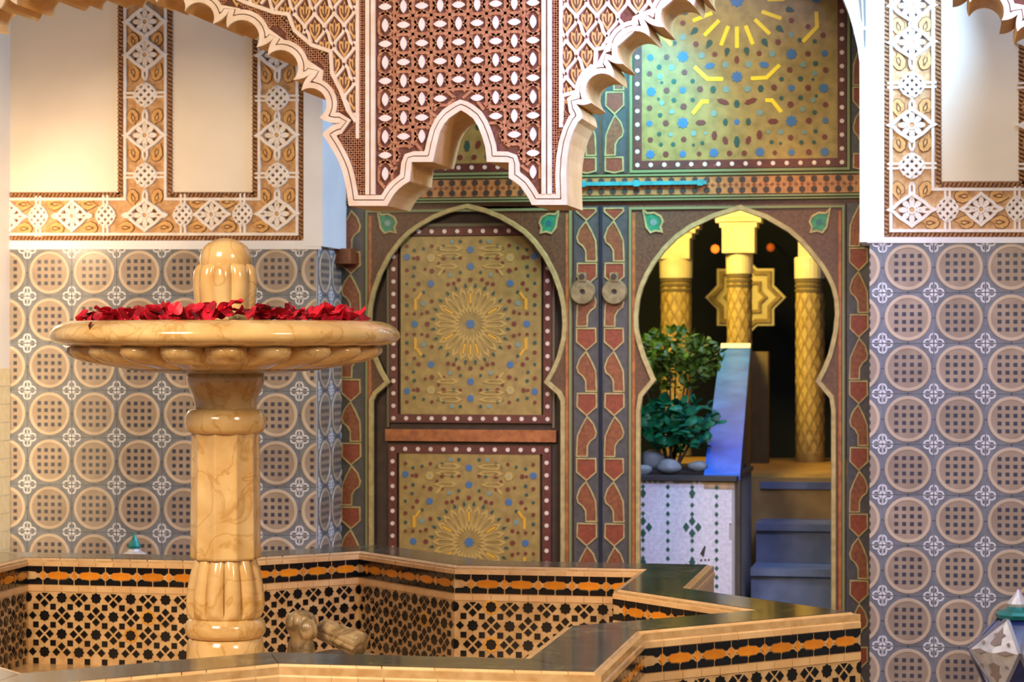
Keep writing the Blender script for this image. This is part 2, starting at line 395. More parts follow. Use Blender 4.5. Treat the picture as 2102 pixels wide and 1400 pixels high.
def frieze(parent, Y, chain_v, chain_h, lines, ropes, ground):
    fr = wallF(Y)
    b = MB()
    for g in ground: b.prism(fr, g, 0, .003, 0)
    b.build('carved_ground', carved, parent)
    b = MB()
    for p in lines: b.ribbon(fr, p, .011, .002, .0125, 0)
    b.build('white_strap', strap, parent)
    b = MB()
    for p0, p1 in ropes: cable(b, fr, p0, p1, 0)
    b.build('rope_moulding', [rope, darkg], parent, kind='stuff')
    for x, seq in chain_v:                                # vertical chains, list of (kind, z)
        for k, (t, z) in enumerate(seq):
            me = ros_me if t == 'R' else knot_me
            inst(me, 'rosette' if t == 'R' else 'knot', parent, (x, Y, z))
            if t == 'K':
                for s in (-1, 1): inst(arm_me, 'strap_arm', parent, (x+s*.070, Y, z))
            if k:
                zm = (z+seq[k-1][1])/2+(.012 if t == 'K' else -.012)
                inst(link_me, 'link', parent, (x, Y, zm))
                for s in (-1, 1): inst(leaf_me, 'leaf_relief', parent, (x+s*.052, Y, zm), (0, s*.25 + (PI if (t == 'K') == (z > seq[k-1][1]) else 0), 0))
    for z, seq in chain_h:
        for k, (t, x) in enumerate(seq):
            if t in 'RK': inst(ros_me if t == 'R' else knot_me, 'rosette' if t == 'R' else 'knot', parent, (x, Y, z), None, (.86, 1, .97))
            if t == 'K':
                for s in (-1, 1): inst(arm_me, 'strap_arm', parent, (x, Y, z+s*.066), (0, PI/2, 0), (.8, 1, 1))
            if k:
                xm = (x+seq[k-1][1])/2
                inst(link_me, 'link', parent, (xm+(.012 if t.upper() == 'K' else -.012)*-1, Y, z), (0, PI/2, 0), (1, 1, .8))
                for s in (-1, 1):
                    if s == 1 and 'r' in (t, seq[k-1][0]): continue
                    inst(leaf_me, 'leaf_relief', parent, (xm, Y, z+s*.052), (0, PI/2*s, 0))
_b = MB()
for _s in (-1, 1): _b.ribbon(LOC, [(-.026, _s*.009), (.026, _s*.009)], .008, .003, .012, 0)
arm_me = _b.mesh('strap_arm', [strap])

# ---- left wall
wl = struct('wall_left', 'patio wall left of the painted doors, patterned tile dado under carved stucco and cream panels')
XL0, XL1 = atx(22, YW), atx(650, YW)
zt_l = at(300, 510, YW)[1]; zt_r = at(1860, 497, YW)[1]; ztop = (zt_l+zt_r)/2
b = MB(); b.box(XL0-1.2, XL1, YW, YD+.3, 0, 3.6); b.build('masonry', plaster, wl)
xcl = at(194.5, 559, YW)[0]
tile_field(wl, XL0-.1, XL1, ztop, 0, xcl, YW, ztop-TP/2)
# tiles on the reveal beside the doors
for k in range(8):
    z = ztop-TP/2-k*TP
    if z < .05: break
    for q in range(2): inst(tile_me, 'reveal_tile', wl, (XL1, YW+.006+TP*(q+.5), z), (0, 0, PI/2))
def P(px, py): return at(px, py, YW)
zc = lambda py, px=300: at(px, py, YW)[1]
def line(*pts): return [P(*p) for p in pts]
b = MB(); fr = wallF(YW)
for q in ([(-40, -60), (246, -60), (246, 400), (-40, 400)], [(352, -60), (524, -60), (524, 398), (352, 398)]):
    b.prism(fr, [P(*p) for p in q], 0, .004, 0)
b.build('cream_panel', cream, wl)
b = MB(); b.prism(fr, [P(-40, 494), P(660, 494), P(660, 512), P(-40, 512)], 0, .013, 0); b.build('white_ledge', plaster, wl)
xv1, xv2, zh = P(299, 278)[0], P(570, 278)[0], P(299, 442)[1]
frieze(wl, YW,
       [(xv1, [('R', zc(45)), ('R', zc(113)), ('K', zc(195)), ('R', zc(278)), ('K', zc(360)), ('R', zh)]),
        (xv2, [('R', zc(45)), ('R', zc(120)), ('K', zc(202, 570)), ('R', zc(278, 570)), ('K', zc(360, 570)), ('R', zh)])],
       [(zh, [('R', P(20, 442)[0]), ('K', P(80, 442)[0]), ('R', P(150, 442)[0]), ('K', P(218, 442)[0]), ('r', xv1), ('K', P(377, 442)[0]), ('R', P(436, 442)[0]), ('K', P(499, 442)[0]), ('r', xv2)])],
       [line((-40, 409), (258, 409), (258, -60)), line((341, -60), (341, 409), (533, 409), (533, -60)), line((611, -60), (611, 481), (-40, 481))],
       [(P(-40, 400), P(248, 400)), (P(248, 403), P(248, -60)), (P(350, -60), P(350, 403)), (P(350, 400), P(524, 400)), (P(524, 403), P(524, -60)), (P(618, -60), P(618, 489)), (P(618, 489), P(-40, 489))],
       [[P(*p) for p in ((-40, 398), (246, 398), (246, -60), (352, -60), (352, 398), (522, 398), (522, -60), (622, -60), (622, 494), (-40, 494))]])

# ---- right wall
XR0 = atx(1785, YW)
wr = struct('wall_right', 'patio wall right of the painted doors, patterned tile dado under carved stucco')
b = MB(); b.box(XR0, XR0+2.5, YW, YD+.3, 0, 3.6); b.build('masonry', plaster, wr)
xcr = at(1864, 549, YW)[0]
tile_field(wr, XR0, XR0+.95, ztop, 0, xcr, YW, ztop-TP/2)
b = MB(); b.prism(fr, [P(1930, -60), P(2300, -60), P(2300, 372), P(1930, 372)], 0, .004, 0); b.build('cream_panel', cream, wr)
b = MB(); b.prism(fr, [P(1780, 487), P(2300, 487), P(2300, 499), P(1780, 499)], 0, .013, 0); b.build('white_ledge', plaster, wr)
xv3, zh3 = P(1872, 257)[0], P(1872, 431)[1]
frieze(wr, YW,
       [(xv3, [('R', zc(12, 1872)), ('R', zc(87, 1872)), ('K', zc(175, 1872)), ('R', zc(257, 1872)), ('K', zc(341, 1872)), ('R', zh3)]),
        (P(2140, 257)[0], [('R', zc(8, 2140)), ('R', zc(87, 2140)), ('K', zc(175, 2140)), ('R', zc(257, 2140)), ('K', zc(341, 2140))])],
       [(zh3, [('r', xv3), ('K', P(1945, 431)[0]), ('R', P(2014, 431)[0]), ('K', P(2088, 431)[0]), ('R', P(2160, 431)[0])])],
       [line((1829, -60), (1829, 474), (2300, 474)), line((1915, -60), (1915, 389), (2300, 389)), line((2106, -60), (2106, 389))],
       [(P(1819, -60), P(1819, 482)), (P(1819, 482), P(2300, 482)), (P(1927, -60), P(1927, 379)), (P(1927, 379), P(2300, 379)), (P(2097, 379), P(2097, -60))],
       [[P(*p) for p in ((1814, -60), (1932, -60), (1932, 373), (2300, 373), (2300, 487), (1814, 487))]])

# ---- white plaster arch lining the door recess
tr = struct('trim_1', 'white plaster arch lining the recess of the painted doors')
XA, XB = atx(625, YW), atx(1815, YW)                       # outer edges of the white strips
xl_in, xr_in = atx(664, YW), atx(1765, YW); zb = at(1790, 497, YW)[1]; zbl = zb
xm = (xl_in+xr_in)/2; zs = at(1765, 130, YW)[1]
half = (xr_in-xl_in)/2
arc = [(xr_in, zb), (xr_in, zs)]
for px, py in ((1761, 100), (1752, 60), (1742, 25), (1732, 0), (1716, -40), (1695, -80)): arc.append(at(px, py, YW))
topz = arc[-1][1]+.45
right = arc+[(xm, topz-.02), (xm, topz+.5), (XB, topz+.5), (XB, zb)]
left = [(2*xm-x, z) for x, z in arc]+[(xm, topz-.02), (xm, topz+.5), (XA, topz+.5), (XA, zb)]
for nm, q in (('arch_lining', right), ('arch_lining', left)):
    b = MB(); b.prism(fr, q, -.43, .014, 0); b.build(nm, plaster, tr)
b = MB()
for q in ([(1756, -60), (1766, -60), (1771, 50), (1768, 40)], [(1770, -60), (1778, -60), (1778, 55), (1775, 55)], [(1773, 62), (1778, 62), (1777, 100), (1775, 95)]):
    b.prism(fr, [P(*p) for p in q], .013, .0158, 0)
b.build('slit_shade_strip', M('shaded slit lattice', 0x6E6A66, .9), tr)  # dark strips carry the shade of the pierced openings as colour
# ---- side wall at the far left, lit by the wall lamp
sw = struct('wall_side', 'bright cream tiled side wall at the left of the patio')
b = MB(); b.box(XL0-.5, XL0, YW-1.1, YW, 0, 3.6); b.build('masonry', cream, sw)
b = MB(); fs = Fr((XL0, 0, 0), (0, 1, 0), (0, 0, 1), (1, 0, 0))
for i in range(14):
    for j in range(18):
        y0 = YW-1.09+i*.077; b.prism(fs, rect(y0+.001, y0+.075, j*.077+.001, j*.077+.075), 0, .004)
b.build('mosaic_tile', sidem, sw, kind='stuff')
b = MB(); c = (XL1+.012, YD-.11); b.box(XL1, XL1+.075, YD-.13, YD-.02, ztop-.06, ztop+.005); b.build('wooden_bracket', d_red, tr)

# ------------------------------------------------------------------ carved stucco arcade
def qarc(a, c, b, n=10):                                   # quadratic curve through the middle point c
    k = (2*c[0]-(a[0]+b[0])/2, 2*c[1]-(a[1]+b[1])/2)
    return [((1-t)**2*a[0]+2*t*(1-t)*k[0]+t*t*b[0], (1-t)**2*a[1]+2*t*(1-t)*k[1]+t*t*b[1]) for t in [i/n for i in range(n+1)]]
def rarc(a, b, bulge, n=12):                               # circular-ish lobe bulging to the left of a->b
    ax, ay = a; bx, by = b; mx, my = (ax+bx)/2, (ay+by)/2; dx, dy = bx-ax, by-ay; L_ = math.hypot(dx, dy); nx, ny = dy/L_, -dx/L_
    out = []
    for i in range(n+1):
        t = PI*i/n; out.append((mx-dx/2*math.cos(t)+nx*bulge*math.sin(t), my-dy/2*math.cos(t)+ny*bulge*math.sin(t)))
    return out
prof = []
def lobe(a, b, kind, apex=None):
    L_ = math.hypot(b[0]-a[0], b[1]-a[1])
    if kind == 'r': prof.extend(rarc(a, b, L_*.50)[:-1])
    else:
        if apex is None:
            nx, ny = (b[1]-a[1])/L_, -(b[0]-a[0])/L_; k = max(20, L_*.75); apex = ((a[0]+b[0])/2+nx*k, (a[1]+b[1])/2+ny*k)
        prof.extend(qarc(a, ((a[0]+apex[0])/2-(apex[1]-a[1])*.10, (a[1]+apex[1])/2+(apex[0]-a[0])*.10), apex, 4)[:-1])
        prof.extend(qarc(apex, ((apex[0]+b[0])/2-(b[1]-apex[1])*.10, (apex[1]+b[1])/2+(b[0]-apex[0])*.10), b, 4)[:-1])
# left arch, left to right (measured cusps)
LT = [(-80, 66), (-56, 45), (4, 19), (39, 11), (104, -3), (143, -5), (195, -9), (230, -9), (290, -4), (325, 6), (382, 25), (440, 50), (469, 58), (529, 98), (553, 114), (604, 165), (621, 187), (658, 242), (664, 276)]
KD = 'prprprprprpr'
prof.extend([(-130, 420), (-110, 120), (-80, 66)][:-1])
kinds = ['p', 'r', 'p', 'r', 'p', 'r', 'p', 'r', 'p', 'r', 'r', 'p', 'r', 'p', 'r', 'p', 'r', 'p']
AP = {(604, 165): (645, 148), (553, 114): (567, 77), (658, 242): (702, 253), (529, 98): (566, 77), (440, 50): (474, 22)}
for i in range(len(LT)-1):
    a, bb = LT[i], LT[i+1]; lobe(a, bb, kinds[i], AP.get(a) if kinds[i] == 'p' else None)
prof += [(664, 276), (672, 288), (681, 302), (690, 318), (698, 334), (705, 352), (710, 372), (714, 394), (718, 423), (797, 423), (804, 410), (811, 399), (820, 389), (831, 380), (841, 374), (843, 372), (845, 352), (847, 333), (890, 333), (893, 322), (898, 298), (905, 272), (913, 256), (924, 243), (937, 234), (948, 227),
         (960, 234), (973, 244), (983, 260), (991, 280), (998, 303), (1001, 333), (1046, 334), (1046, 366), (1056, 372), (1070, 383), (1080, 397), (1088, 410), (1093, 421), (1165, 421), (1164, 390), (1163, 360), (1165, 325), (1170, 295), (1178, 270), (1187, 252), (1196, 244)]
RT = [(1196, 244), (1215, 212), (1260, 160), (1280, 132), (1333, 75), (1364, 57), (1424, 12), (1452, -4), (1520, -45), (1560, -58), (1630, -75), (1665, -76), (1735, -70), (1770, -64), (1838, -48), (1870, -36), (1956, -14), (1991, 6), (2056, 43), (2088, 66), (2150, 116), (2175, 140)]
rk = ['p', 'r']*11
APR = {(1196, 244): (1184, 214), (1260, 160): (1247, 122), (1333, 75): (1322, 40), (1424, 12): (1424, -25)}
for i in range(len(RT)-1):
    a, bb = RT[i], RT[i+1]; lobe(a, bb, rk[i], APR.get(a) if rk[i] == 'p' else None)
prof += [(2175, 140), (2240, 240)]
S = lambda px, py: at(px, py, YS)
PW = [S(*p) for p in prof]
ar = thing('stucco_arcade', 'carved stucco arcade with scalloped arches and a hanging middle pendant in front of the wall', 'arcade', (atx(950, YS), YS, S(950, 421)[1]))
fa = wallF(YS)
ztopA = S(900, -330)[1]
bodyP = [(PW[0][0]-.6, PW[0][1]), *PW, (PW[-1][0]+.6, PW[-1][1]), (PW[-1][0]+.6, ztopA), (PW[0][0]-.6, ztopA)]
b = MB(); b.prism(fa, bodyP, -TS, 0, 0, 1, back=True); b.build('arch_body', [darkg, intr], ar)
# dense copy of the profile for distances
dense = []
for i in range(len(PW)-1):
    a, c = PW[i], PW[i+1]; L_ = math.hypot(c[0]-a[0], c[1]-a[1]); k = max(1, int(L_/.006))
    dense += [(a[0]+(c[0]-a[0])*t/k, a[1]+(c[1]-a[1])*t/k) for t in range(k)]
DN = np.array(dense)
def dist(x, z): return math.sqrt(((DN-(x, z))**2).sum(1).min())
def offcurve(d):
    out = []; n = len(dense)
    for i in range(n):
        a, c = dense[max(0, i-1)], dense[min(n-1, i+1)]
        t = (c[0]-a[0], c[1]-a[1]); L_ = math.hypot(*t) or 1
        q = (dense[i][0]-t[1]/L_*d, dense[i][1]+t[0]/L_*d)
        # fan around sharp outward corners
        out.append(q)
    keep = []
    for q in out:
        if ((DN-q)**2).sum(1).min() >= (d*.965)**2: keep.append(q)
    res = [keep[0]]
    for q in keep[1:]:
        if math.hypot(q[0]-res[-1][0], q[1]-res[-1][1]) > .0035: res.append(q)
    return res
PX = .00172                                               # a measured pixel on the arcade, in metres
def band(d0, d1, w1, mi, nm, m):
    c0 = offcurve(d0) if d0 > 0 else [PW[0]]+PW[1:]
    c1 = offcurve(d1)
    b = MB(); b.prism(fa, c0+list(reversed(c1)), 0, w1, 0); b.build(nm, m, ar)
band(0, 11*PX, .016, 0, 'outer_border', bord)
band(11*PX, 13.2*PX, .003, 0, 'border_groove', groove)
band(13.2*PX, 22*PX, .014, 0, 'inner_border', bord)

# mouldings of the pendant
def vert_strip(x0, x1, y0, y1, w, m, nm):
    b = MB(); b.prism(fa, [S(x0, y0), S(x1, y0), S(x1, y1), S(x0, y1)], 0, w); b.build(nm, m, ar)
for x0, x1, yb in ((752, 760.5, 400), (763, 772, 400), (1113, 1122, 399), (1125, 1134, 399)):
    vert_strip(x0, x1, -120, yb, .017, bord, 'pendant_moulding')
for x0, x1 in ((760.5, 763), (1122, 1125)): vert_strip(x0, x1, -120, 402, .006, groove, 'moulding_groove')
# lens reliefs over interlaced straps in the pendant
p0, p1 = S(792, 10.6), S(1095, 347); pu = (p1[0]-p0[0])/8; pv = .0658
zero = (p0[0], S(940, 10.6)[1])
xlo, xhi = S(774, 100)[0], S(1111, 100)[0]
b = MB()
lp = [(-.0245+.049*i/8, .0118*(1-((i-4)/4)**2)) for i in range(9)]
b.prism(LOC, lp+[(x, -y) for x, y in reversed(lp[1:-1])], 0, .012, 0)
lens_me = b.mesh('lens_relief', [lensm])
hexs = []
lb = MB(); seen_e = set()
for i in range(-1, 10):
    for j in range(-3, 10):
        x, z = zero[0]+i*pu, zero[1]-j*pv
        inside = inpoly(x, z, bodyP) and xlo-.02 < x < xhi+.02
        if not inside: continue
        d = dist(x, z); hor = (i+j) % 2 == 0
        if d > 34*PX and xlo+.004 < x < xhi-.004:
            inst(lens_me, 'lens_relief', ar, (x, YS, z), None if hor else (0, PI/2, 0))
        for A, B_ in ((.80, .36), (.62, .62)):
            hx = [(A, 0), (.36, B_ if A > .7 else .36), (-.36, B_ if A > .7 else .36), (-A, 0), (-.36, -.36), (.36, -.36)]
            if A < .7: hx = [(.5, .5), (-.5, .5), (-.5, -.5), (.5, -.5)]
            for k in range(len(hx)):
                a, c = hx[k], hx[(k+1) % len(hx)]
                if not hor: a, c = (a[1], a[0]), (c[1], c[0])
                qa, qc = (x+a[0]*pu, z+a[1]*pv), (x+c[0]*pu, z+c[1]*pv)
                ok = all(xlo < q[0] < xhi and inpoly(q[0], q[1], bodyP) and dist(*q) > 22*PX for q in (qa, qc))
                ke = tuple(sorted(((round(qa[0], 3), round(qa[1], 3)), (round(qc[0], 3), round(qc[1], 3)))))
                if ok and ke not in seen_e: seen_e.add(ke); lb.ribbon(fa, [qa, qc],   .0092 if A > .7 else .0105, .0, .007 if A > .7 else .006, 0)
lb.build('interlaced_strapwork', lat, ar, kind='stuff')
# sebka net in the spandrels
capL = [S(*p) for p in ((440, -60), (470, -12), (501, 4), (563, 26), (593, 30), (606, 63), (641, 93), (680, 106), (683, 151), (701, 187), (715, 225), (732, 250))]
capR = [S(*p) for p in ((1153, 250), (1155, 197), (1190, 187), (1202, 158), (1222, 140), (1224, 102), (1266, 93), (1300, 63), (1308, 37), (1353, 20), (1400, -20), (1440, -70))]
regL = capL+[S(735, 250), S(735, -140), S(440, -140)]
regR = [S(1152, -140)]+[S(1152, 250)]+capR+[S(1440, -140)]
sb = MB()
sb.ribbon(fa, capL, .013, 0, .0126, 0); sb.ribbon(fa, [S(735, -120), S(735, 285)], .012, 0, .012, 0)
sb.ribbon(fa, capR, .013, 0, .0126, 0); sb.ribbon(fa, [S(1152, -120), S(1152, 262)], .012, 0, .012, 0)
lb2 = MB()
lf = [(0, .030), (.005, .014), (.014, .018), (.016, .004), (.012, -.010), (.006, -.020), (0, -.030), (-.006, -.020), (-.012, -.010), (-.016, .004), (-.014, .018), (-.005, .014)]
b = MB(); b.prism(LOC, lf, 0, .006, 0); b.ribbon(LOC, [(0, -.012), (0, .020)], .0035, .006, .0078, 1)
for s in (-1, 1):
    b.ribbon(LOC, [(0, -.016), (s*.007, -.004), (s*.009, .008)], .003, .006, .0076, 1)
palm_me = b.mesh('palmette', [leafm, slit])
nodes_me = MB(); nodes_me.disc(LOC, (0, 0), .0042, 0, .014, 8, 0); node_me = nodes_me.mesh('node_boss', [groove])
seen_s = set()
def sebka(reg, x0, z0):
    cw, ch = .0725, .0635
    for i in range(-6, 7):
        for j in range(-5, 8):
            x = x0+(i+(.5 if j % 2 else 0))*cw; z = z0-j*ch
            top, bot = (x, z+ch), (x, z-ch); lft, rgt = (x-cw/2, z), (x+cw/2, z)
            for a, c, s in ((top, lft, 1), (top, rgt, -1), (bot, lft, 1), (bot, rgt, -1)):
                ke = tuple(sorted(((round(a[0], 3), round(a[1], 3)), (round(c[0], 3), round(c[1], 3)))))
                if ke in seen_s or not (inpoly(a[0], a[1], reg) or inpoly(c[0], c[1], reg)): continue
                seen_s.add(ke); t_ = [0, .25, .5, .75, 1]
                pts = [(a[0]+(c[0]-a[0])*t-s*.005*math.sin(2*PI*t)*(1 if a is top else -1), a[1]+(c[1]-a[1])*t) for t in t_]
                n_in = [inpoly(q[0], q[1], reg) for q in pts]
                pts = [q for q, k_ in zip(pts, n_in) if k_]
                if len(pts) > 1: sb.ribbon(fa, pts, .0100, 0, .0110+.0004*(s > 0), 0)
            if inpoly(x, z, reg) and dist(x, z) > .05:
                inst(palm_me, 'palmette', ar, (x, YS, z-.003), None, (1.3, 1, 1.3))
                if inpoly(*top, reg): inst(node_me, 'node_boss', ar, (top[0], YS, top[1]))
sebka(regL, S(647, 60)[0], S(647, 60)[1]); sebka(regR, S(1205, 40)[0], S(1205, 40)[1])
sb.build('net_straps', bord, ar, kind='stuff')
# small diamond lattice between border and net
xs = [S(q, 100)[0] for q in (737, 750, 774, 1111, 1136, 1150)]
def inlat(x, z):
    if not inpoly(x, z, bodyP) or dist(x, z) < 22*PX: return False
    if xs[1] < x < xs[4]: return False
    if x < xs[1]: return not (inpoly(x, z, regL) or (x < S(440, 0)[0]))
    return not (inpoly(x, z, regR) or x > S(1440, 0)[0])
ld = MB(); g = .0082; X0_, Z0_ = S(440, 430); nx = int((S(1440, 0)[0]-X0_)/g); nz = int((S(600, -60)[1]-Z0_)/g)
val = {}
for i in range(nx):
    for j in range(nz):
        if (i+j) % 2 == 0:
            x, z = X0_+i*g, Z0_+j*g
            if xs[1]+.01 < x < xs[4]-.01: continue
            val[(i, j)] = inlat(x, z)
for (i, j), v in val.items():
    if v:
        for di in (1, -1):
            if val.get((i+di, j+1)): ld.ribbon(fa, [(X0_+i*g, Z0_+j*g), (X0_+(i+di)*g, Z0_+(j+1)*g)], .0062, 0, .006, 0, False, 1.)
ld.build('small_lattice', lat, ar, kind='stuff')
# carved field over the far right arch edge is plain lattice too

# ------------------------------------------------------------------ the painted double door
xc = atx(1235, YD)
FW = Fr((0, YD, 0), (1, 0, 0), (0, 0, 1), (0, -1, 0))
D = lambda px, py: at(px, py, YD)
def DL(pts): return [D(*p) for p in pts]
INK = {}
def ink(shape, m):
    key = (shape, m.name)
    if key in INK: return INK[key]
    b = MB(); T_ = .0022
    if shape == 'dot': b.disc(LOC, (0, 0), 1, 0, T_, 8, 0, PI/8)
    elif shape == 'hex': b.disc(LOC, (0, 0), 1, 0, T_, 6, 0)
    elif shape == 'star': b.prism(LOC, [((1 if i % 2 == 0 else .74)*math.cos(i*PI/8), (1 if i % 2 == 0 else .74)*math.sin(i*PI/8)) for i in range(16)], 0, T_, 0)
    elif shape == 'drop': b.prism(LOC, [(0, 1.25), (.62, .1), (.7, -.45), (.3, -.9), (-.3, -.9), (-.7, -.45), (-.62, .1)], 0, T_, 0)
    elif shape == 'bar': b.prism(LOC, [(-1, -.8), (-.94, -1), (.94, -1), (1, -.8), (1, .8), (.94, 1), (-.94, 1), (-1, .8)], 0, T_, 0)
    elif shape == 'petal': b.ribbon(LOC, [(-1, 0), (-.55, .72), (.55, 1), (1, 0), (.55, -1), (-.55, -.72)], .34, 0, T_, 0, True, 1.)
    INK[key] = b.mesh('inlay_'+shape, [m]); return INK[key]
def put(par, fr, shape, m, u, v, rx, rz=None, ang=0., w=0.):
    """one inlaid piece of a painted panel; ang turns it in the panel's plane"""
    rz = rx if rz is None else rz
    nm = {'dot': 'inlay_dot', 'hex': 'inlay_dot', 'star': 'inlay_star', 'drop': 'inlay_drop', 'bar': 'inlay_bar', 'petal': 'inlay_petal'}[shape]
    inst(ink(shape, m), nm, par, fr.p(u, v, w), (0, -ang, 0), (rx, 1, rz))

def cartouche(par, uc, v1, v0, hw, period, vstart, flip, w):
    """chain of cartouches painted on an upright strip; hw half width"""
    ab, bb, lb_ = MB(), MB(), MB()
    A = [(.05, -.01), (-.45, -.16), (-.85, -.31), (-.93, -.62), (.05, -.62), (.08, -.46), (.35, -.385), (.78, -.33), (.9, -.25), (.62, -.12)]
    B_ = [(-.92, -.655), (-.92, -.86), (0, -.99), (.88, -.86), (.84, -.655)]
    v = vstart; k = 0; nA = 0
    while v > v0:
        s = (1 if k % 2 == 0 else -1)*flip
        for q, tgt in ((A, ab), (B_, bb)):
            p = [(uc+s*x*hw*.86, v+y*period) for x, y in q]
            p = [(x, min(max(y, v0), v1)) for x, y in p]
            if max(y for _, y in p)-min(y for _, y in p) > .02:
                tgt.prism(FW, p, w, w+.003, 0); lb_.ribbon(FW, p, .0052, w, w+.006, 0, True)
        v -= period; k += 1
    ab.build('tall_cartouche', d_red, par, kind='stuff'); bb.build('bud_cartouche', d_mar if False else M('rust bud paint', 0x7E3414, .5, 0x682A10, 70), par, kind='stuff'); lb_.build('pale_outline', d_line, par, kind='stuff')

def pearl_frame(par, fr, x0, x1, z0, z1, wd, w, step=.055, gap=True):
    """maroon border with pearl dots around a panel (outer rectangle given)"""
    b = MB()
    for q in (rect(x0, x1, z1-wd, z1), rect(x0, x1, z0, z0+wd), rect(x0, x0+wd, z0+wd, z1-wd), rect(x1-wd, x1, z0+wd, z1-wd)): b.prism(fr, q, w-.02, w, 0)
    b.build('maroon_border', d_mar, par)
    b = MB(); h = wd/2
    nx = max(2, round((x1-x0-wd)/step)); nz = max(2, round((z1-z0-wd)/step))
    for i in range(nx+1):
        u = x0+h+(x1-x0-wd)*i/nx
        for v in (z0+h, z1-h): b.disc(fr, (u, v), .0095, w, w+.003, 8, 0)
    for j in range(1, nz):
        v = z0+h+(z1-z0-wd)*j/nz
        for u in (x0+h, x1-h): b.disc(fr, (u, v), .0095, w, w+.003, 8, 0)
    b.build('pearl_inlay', d_pearl, par, kind='stuff')

q_ = .00206/2.8                                             # metres per unit of the measured panel drawing
def rose_panel(par, name, px, py, hw, zlo, zhi, w):
    """door panel with its radiating inlay around (px, py)"""
    c = D(px, py); z0, z1 = D(px, zlo)[1], D(px, zhi)[1]; hw_ = hw*.00206
    b = MB(); b.prism(FW, rect(c[0]-hw_, c[0]+hw_, z0, z1), w-.012, w, 0); pn = b.build(name, d_gold, par)
    def ok(v): return z0+.012 < c[1]+v*q_ < z1-.012
    def pt(shape, m, u, v, r, rz=None, ang=0., mirror=4):
        seen = set()
        for su in ((1, -1) if u else (1,)):
            for sv in ((1, -1) if v else (1,)):
                if ok(sv*v): put(pn, FW, shape, m, c[0]+su*u*q_, c[1]+sv*v*q_, r*q_, (rz or r)*q_, ang*su*sv, w)
    pt('star', I_blue, 0, 0, 30)
    for u, v in ((0, 335), (0, 433), (235, 236), (333, 0), (380, 392)): pt('star', I_blue, u, v, 23)
    for i in range(24):
        a = i*PI/12
        if ok(205*math.sin(a)):
            hot = i in (14, 15, 16, 17, 18, 19, 20)
            put(pn, FW, 'petal', I_pale, c[0]+142*q_*math.cos(a), c[1]+142*q_*math.sin(a), 66*q_, 16*q_, a, w)
            if i % 4 == 2 or i in (17, 19): put(pn, FW, 'bar', I_amber, c[0]+150*q_*math.cos(a), c[1]+150*q_*math.sin(a), 30*q_, 6*q_, a, w)
        a2 = (i+.5)*PI/12
        if ok(225*math.sin(a2)): put(pn, FW, 'drop', I_grn, c[0]+224*q_*math.cos(a2), c[1]+224*q_*math.sin(a2), 13*q_, 14*q_, a2-PI/2, w)
        if i % 3 and ok(268*math.sin(a)): put(pn, FW, 'hex', I_red, c[0]+266*q_*math.cos(a), c[1]+266*q_*math.sin(a), 13*q_, None, a, w)
    for u, v, r in ((230, 455, 12), (315, 385, 15), (160, 385, 15), (230, 310, 15), (100, 236, 13), (0, 258, 14), (380, 315, 13), (380, 165, 13), (258, 0, 16), (310, 235, 14), (380, 455, 12)): pt('hex', I_red, u, v, r)
    for u, v, r in ((60, 385, 11), (160, 310, 11), (280, 185, 11), (335, 60, 11), (290, 60, 10), (190, 355, 10), (280, 440, 10), (270, 320, 10), (60, 300, 10), (335, 200, 11), (340, 385, 10), (160, 455, 10), (380, 60, 10), (380, 235, 10)): pt('hex', I_red if (u+v) % 3 else I_grn, u, v, r)
    for u, v, r in ((335, 330, 12), (120, 285, 13), (280, 120, 16), (110, 480, 13), (340, 280, 11), (60, 480, 11), (335, 430, 11), (380, 110, 12), (100, 385, 11), (190, 440, 10)): pt('hex', I_teal if r == 13 or r == 16 else I_grn, u, v, r)
    pt('hex', I_pale, 235, 385, 26); pt('hex', I_teal, 235, 385, 15)
    for u, v, L_, h, a in ((328, 115, 34, 8, PI/2), (305, 165, 24, 7, -PI*.30), (175, 305, 30, 7, -PI*.28)):
        pt('bar', I_amber if v != 305 else I_pale, u, v, L_, h, a)
    for u, v, L_, h in ((125, 440, 66, 15), (125, 400, 66, 13), (140, 335, 60, 13)): pt('petal', I_pale, u, v, L_, h)
    return pn

def leaf_corner(par, fr, u, v, s, w):
    p = [(-.034, .040), (-.022, .026), (-.004, .030), (.018, .026), (.032, .010), (.033, -.008), (.024, -.022), (.010, -.034), (.028, -.034), (.004, -.036), (-.014, -.030), (-.022, -.012), (-.026, .010)]
    p = [(u+s*x*1.25, v+z*1.25) for x, z in [(-.034, .044), (-.020, .028), (.004, .030), (.026, .018), (.034, .0), (.026, -.018), (.030, -.034), (.010, -.030), (-.008, -.036), (-.022, -.018), (-.026, .006)]]
    b = MB(); b.prism(fr, p, w, w+.004, 0); o = b.build('green_leaf', d_grn, par)
    b = MB(); b.ribbon(fr, p, .007, w, w+.007, 0, True); b.build('leaf_outline', d_line, o)
    b = MB(); b.disc(fr, (u+s*.003, v-.002), .014, w, w+.005, 10, 0); b.build('leaf_heart', I_teal if s > 0 else M('deep teal paint', 0x1E5A5A, .45), o)

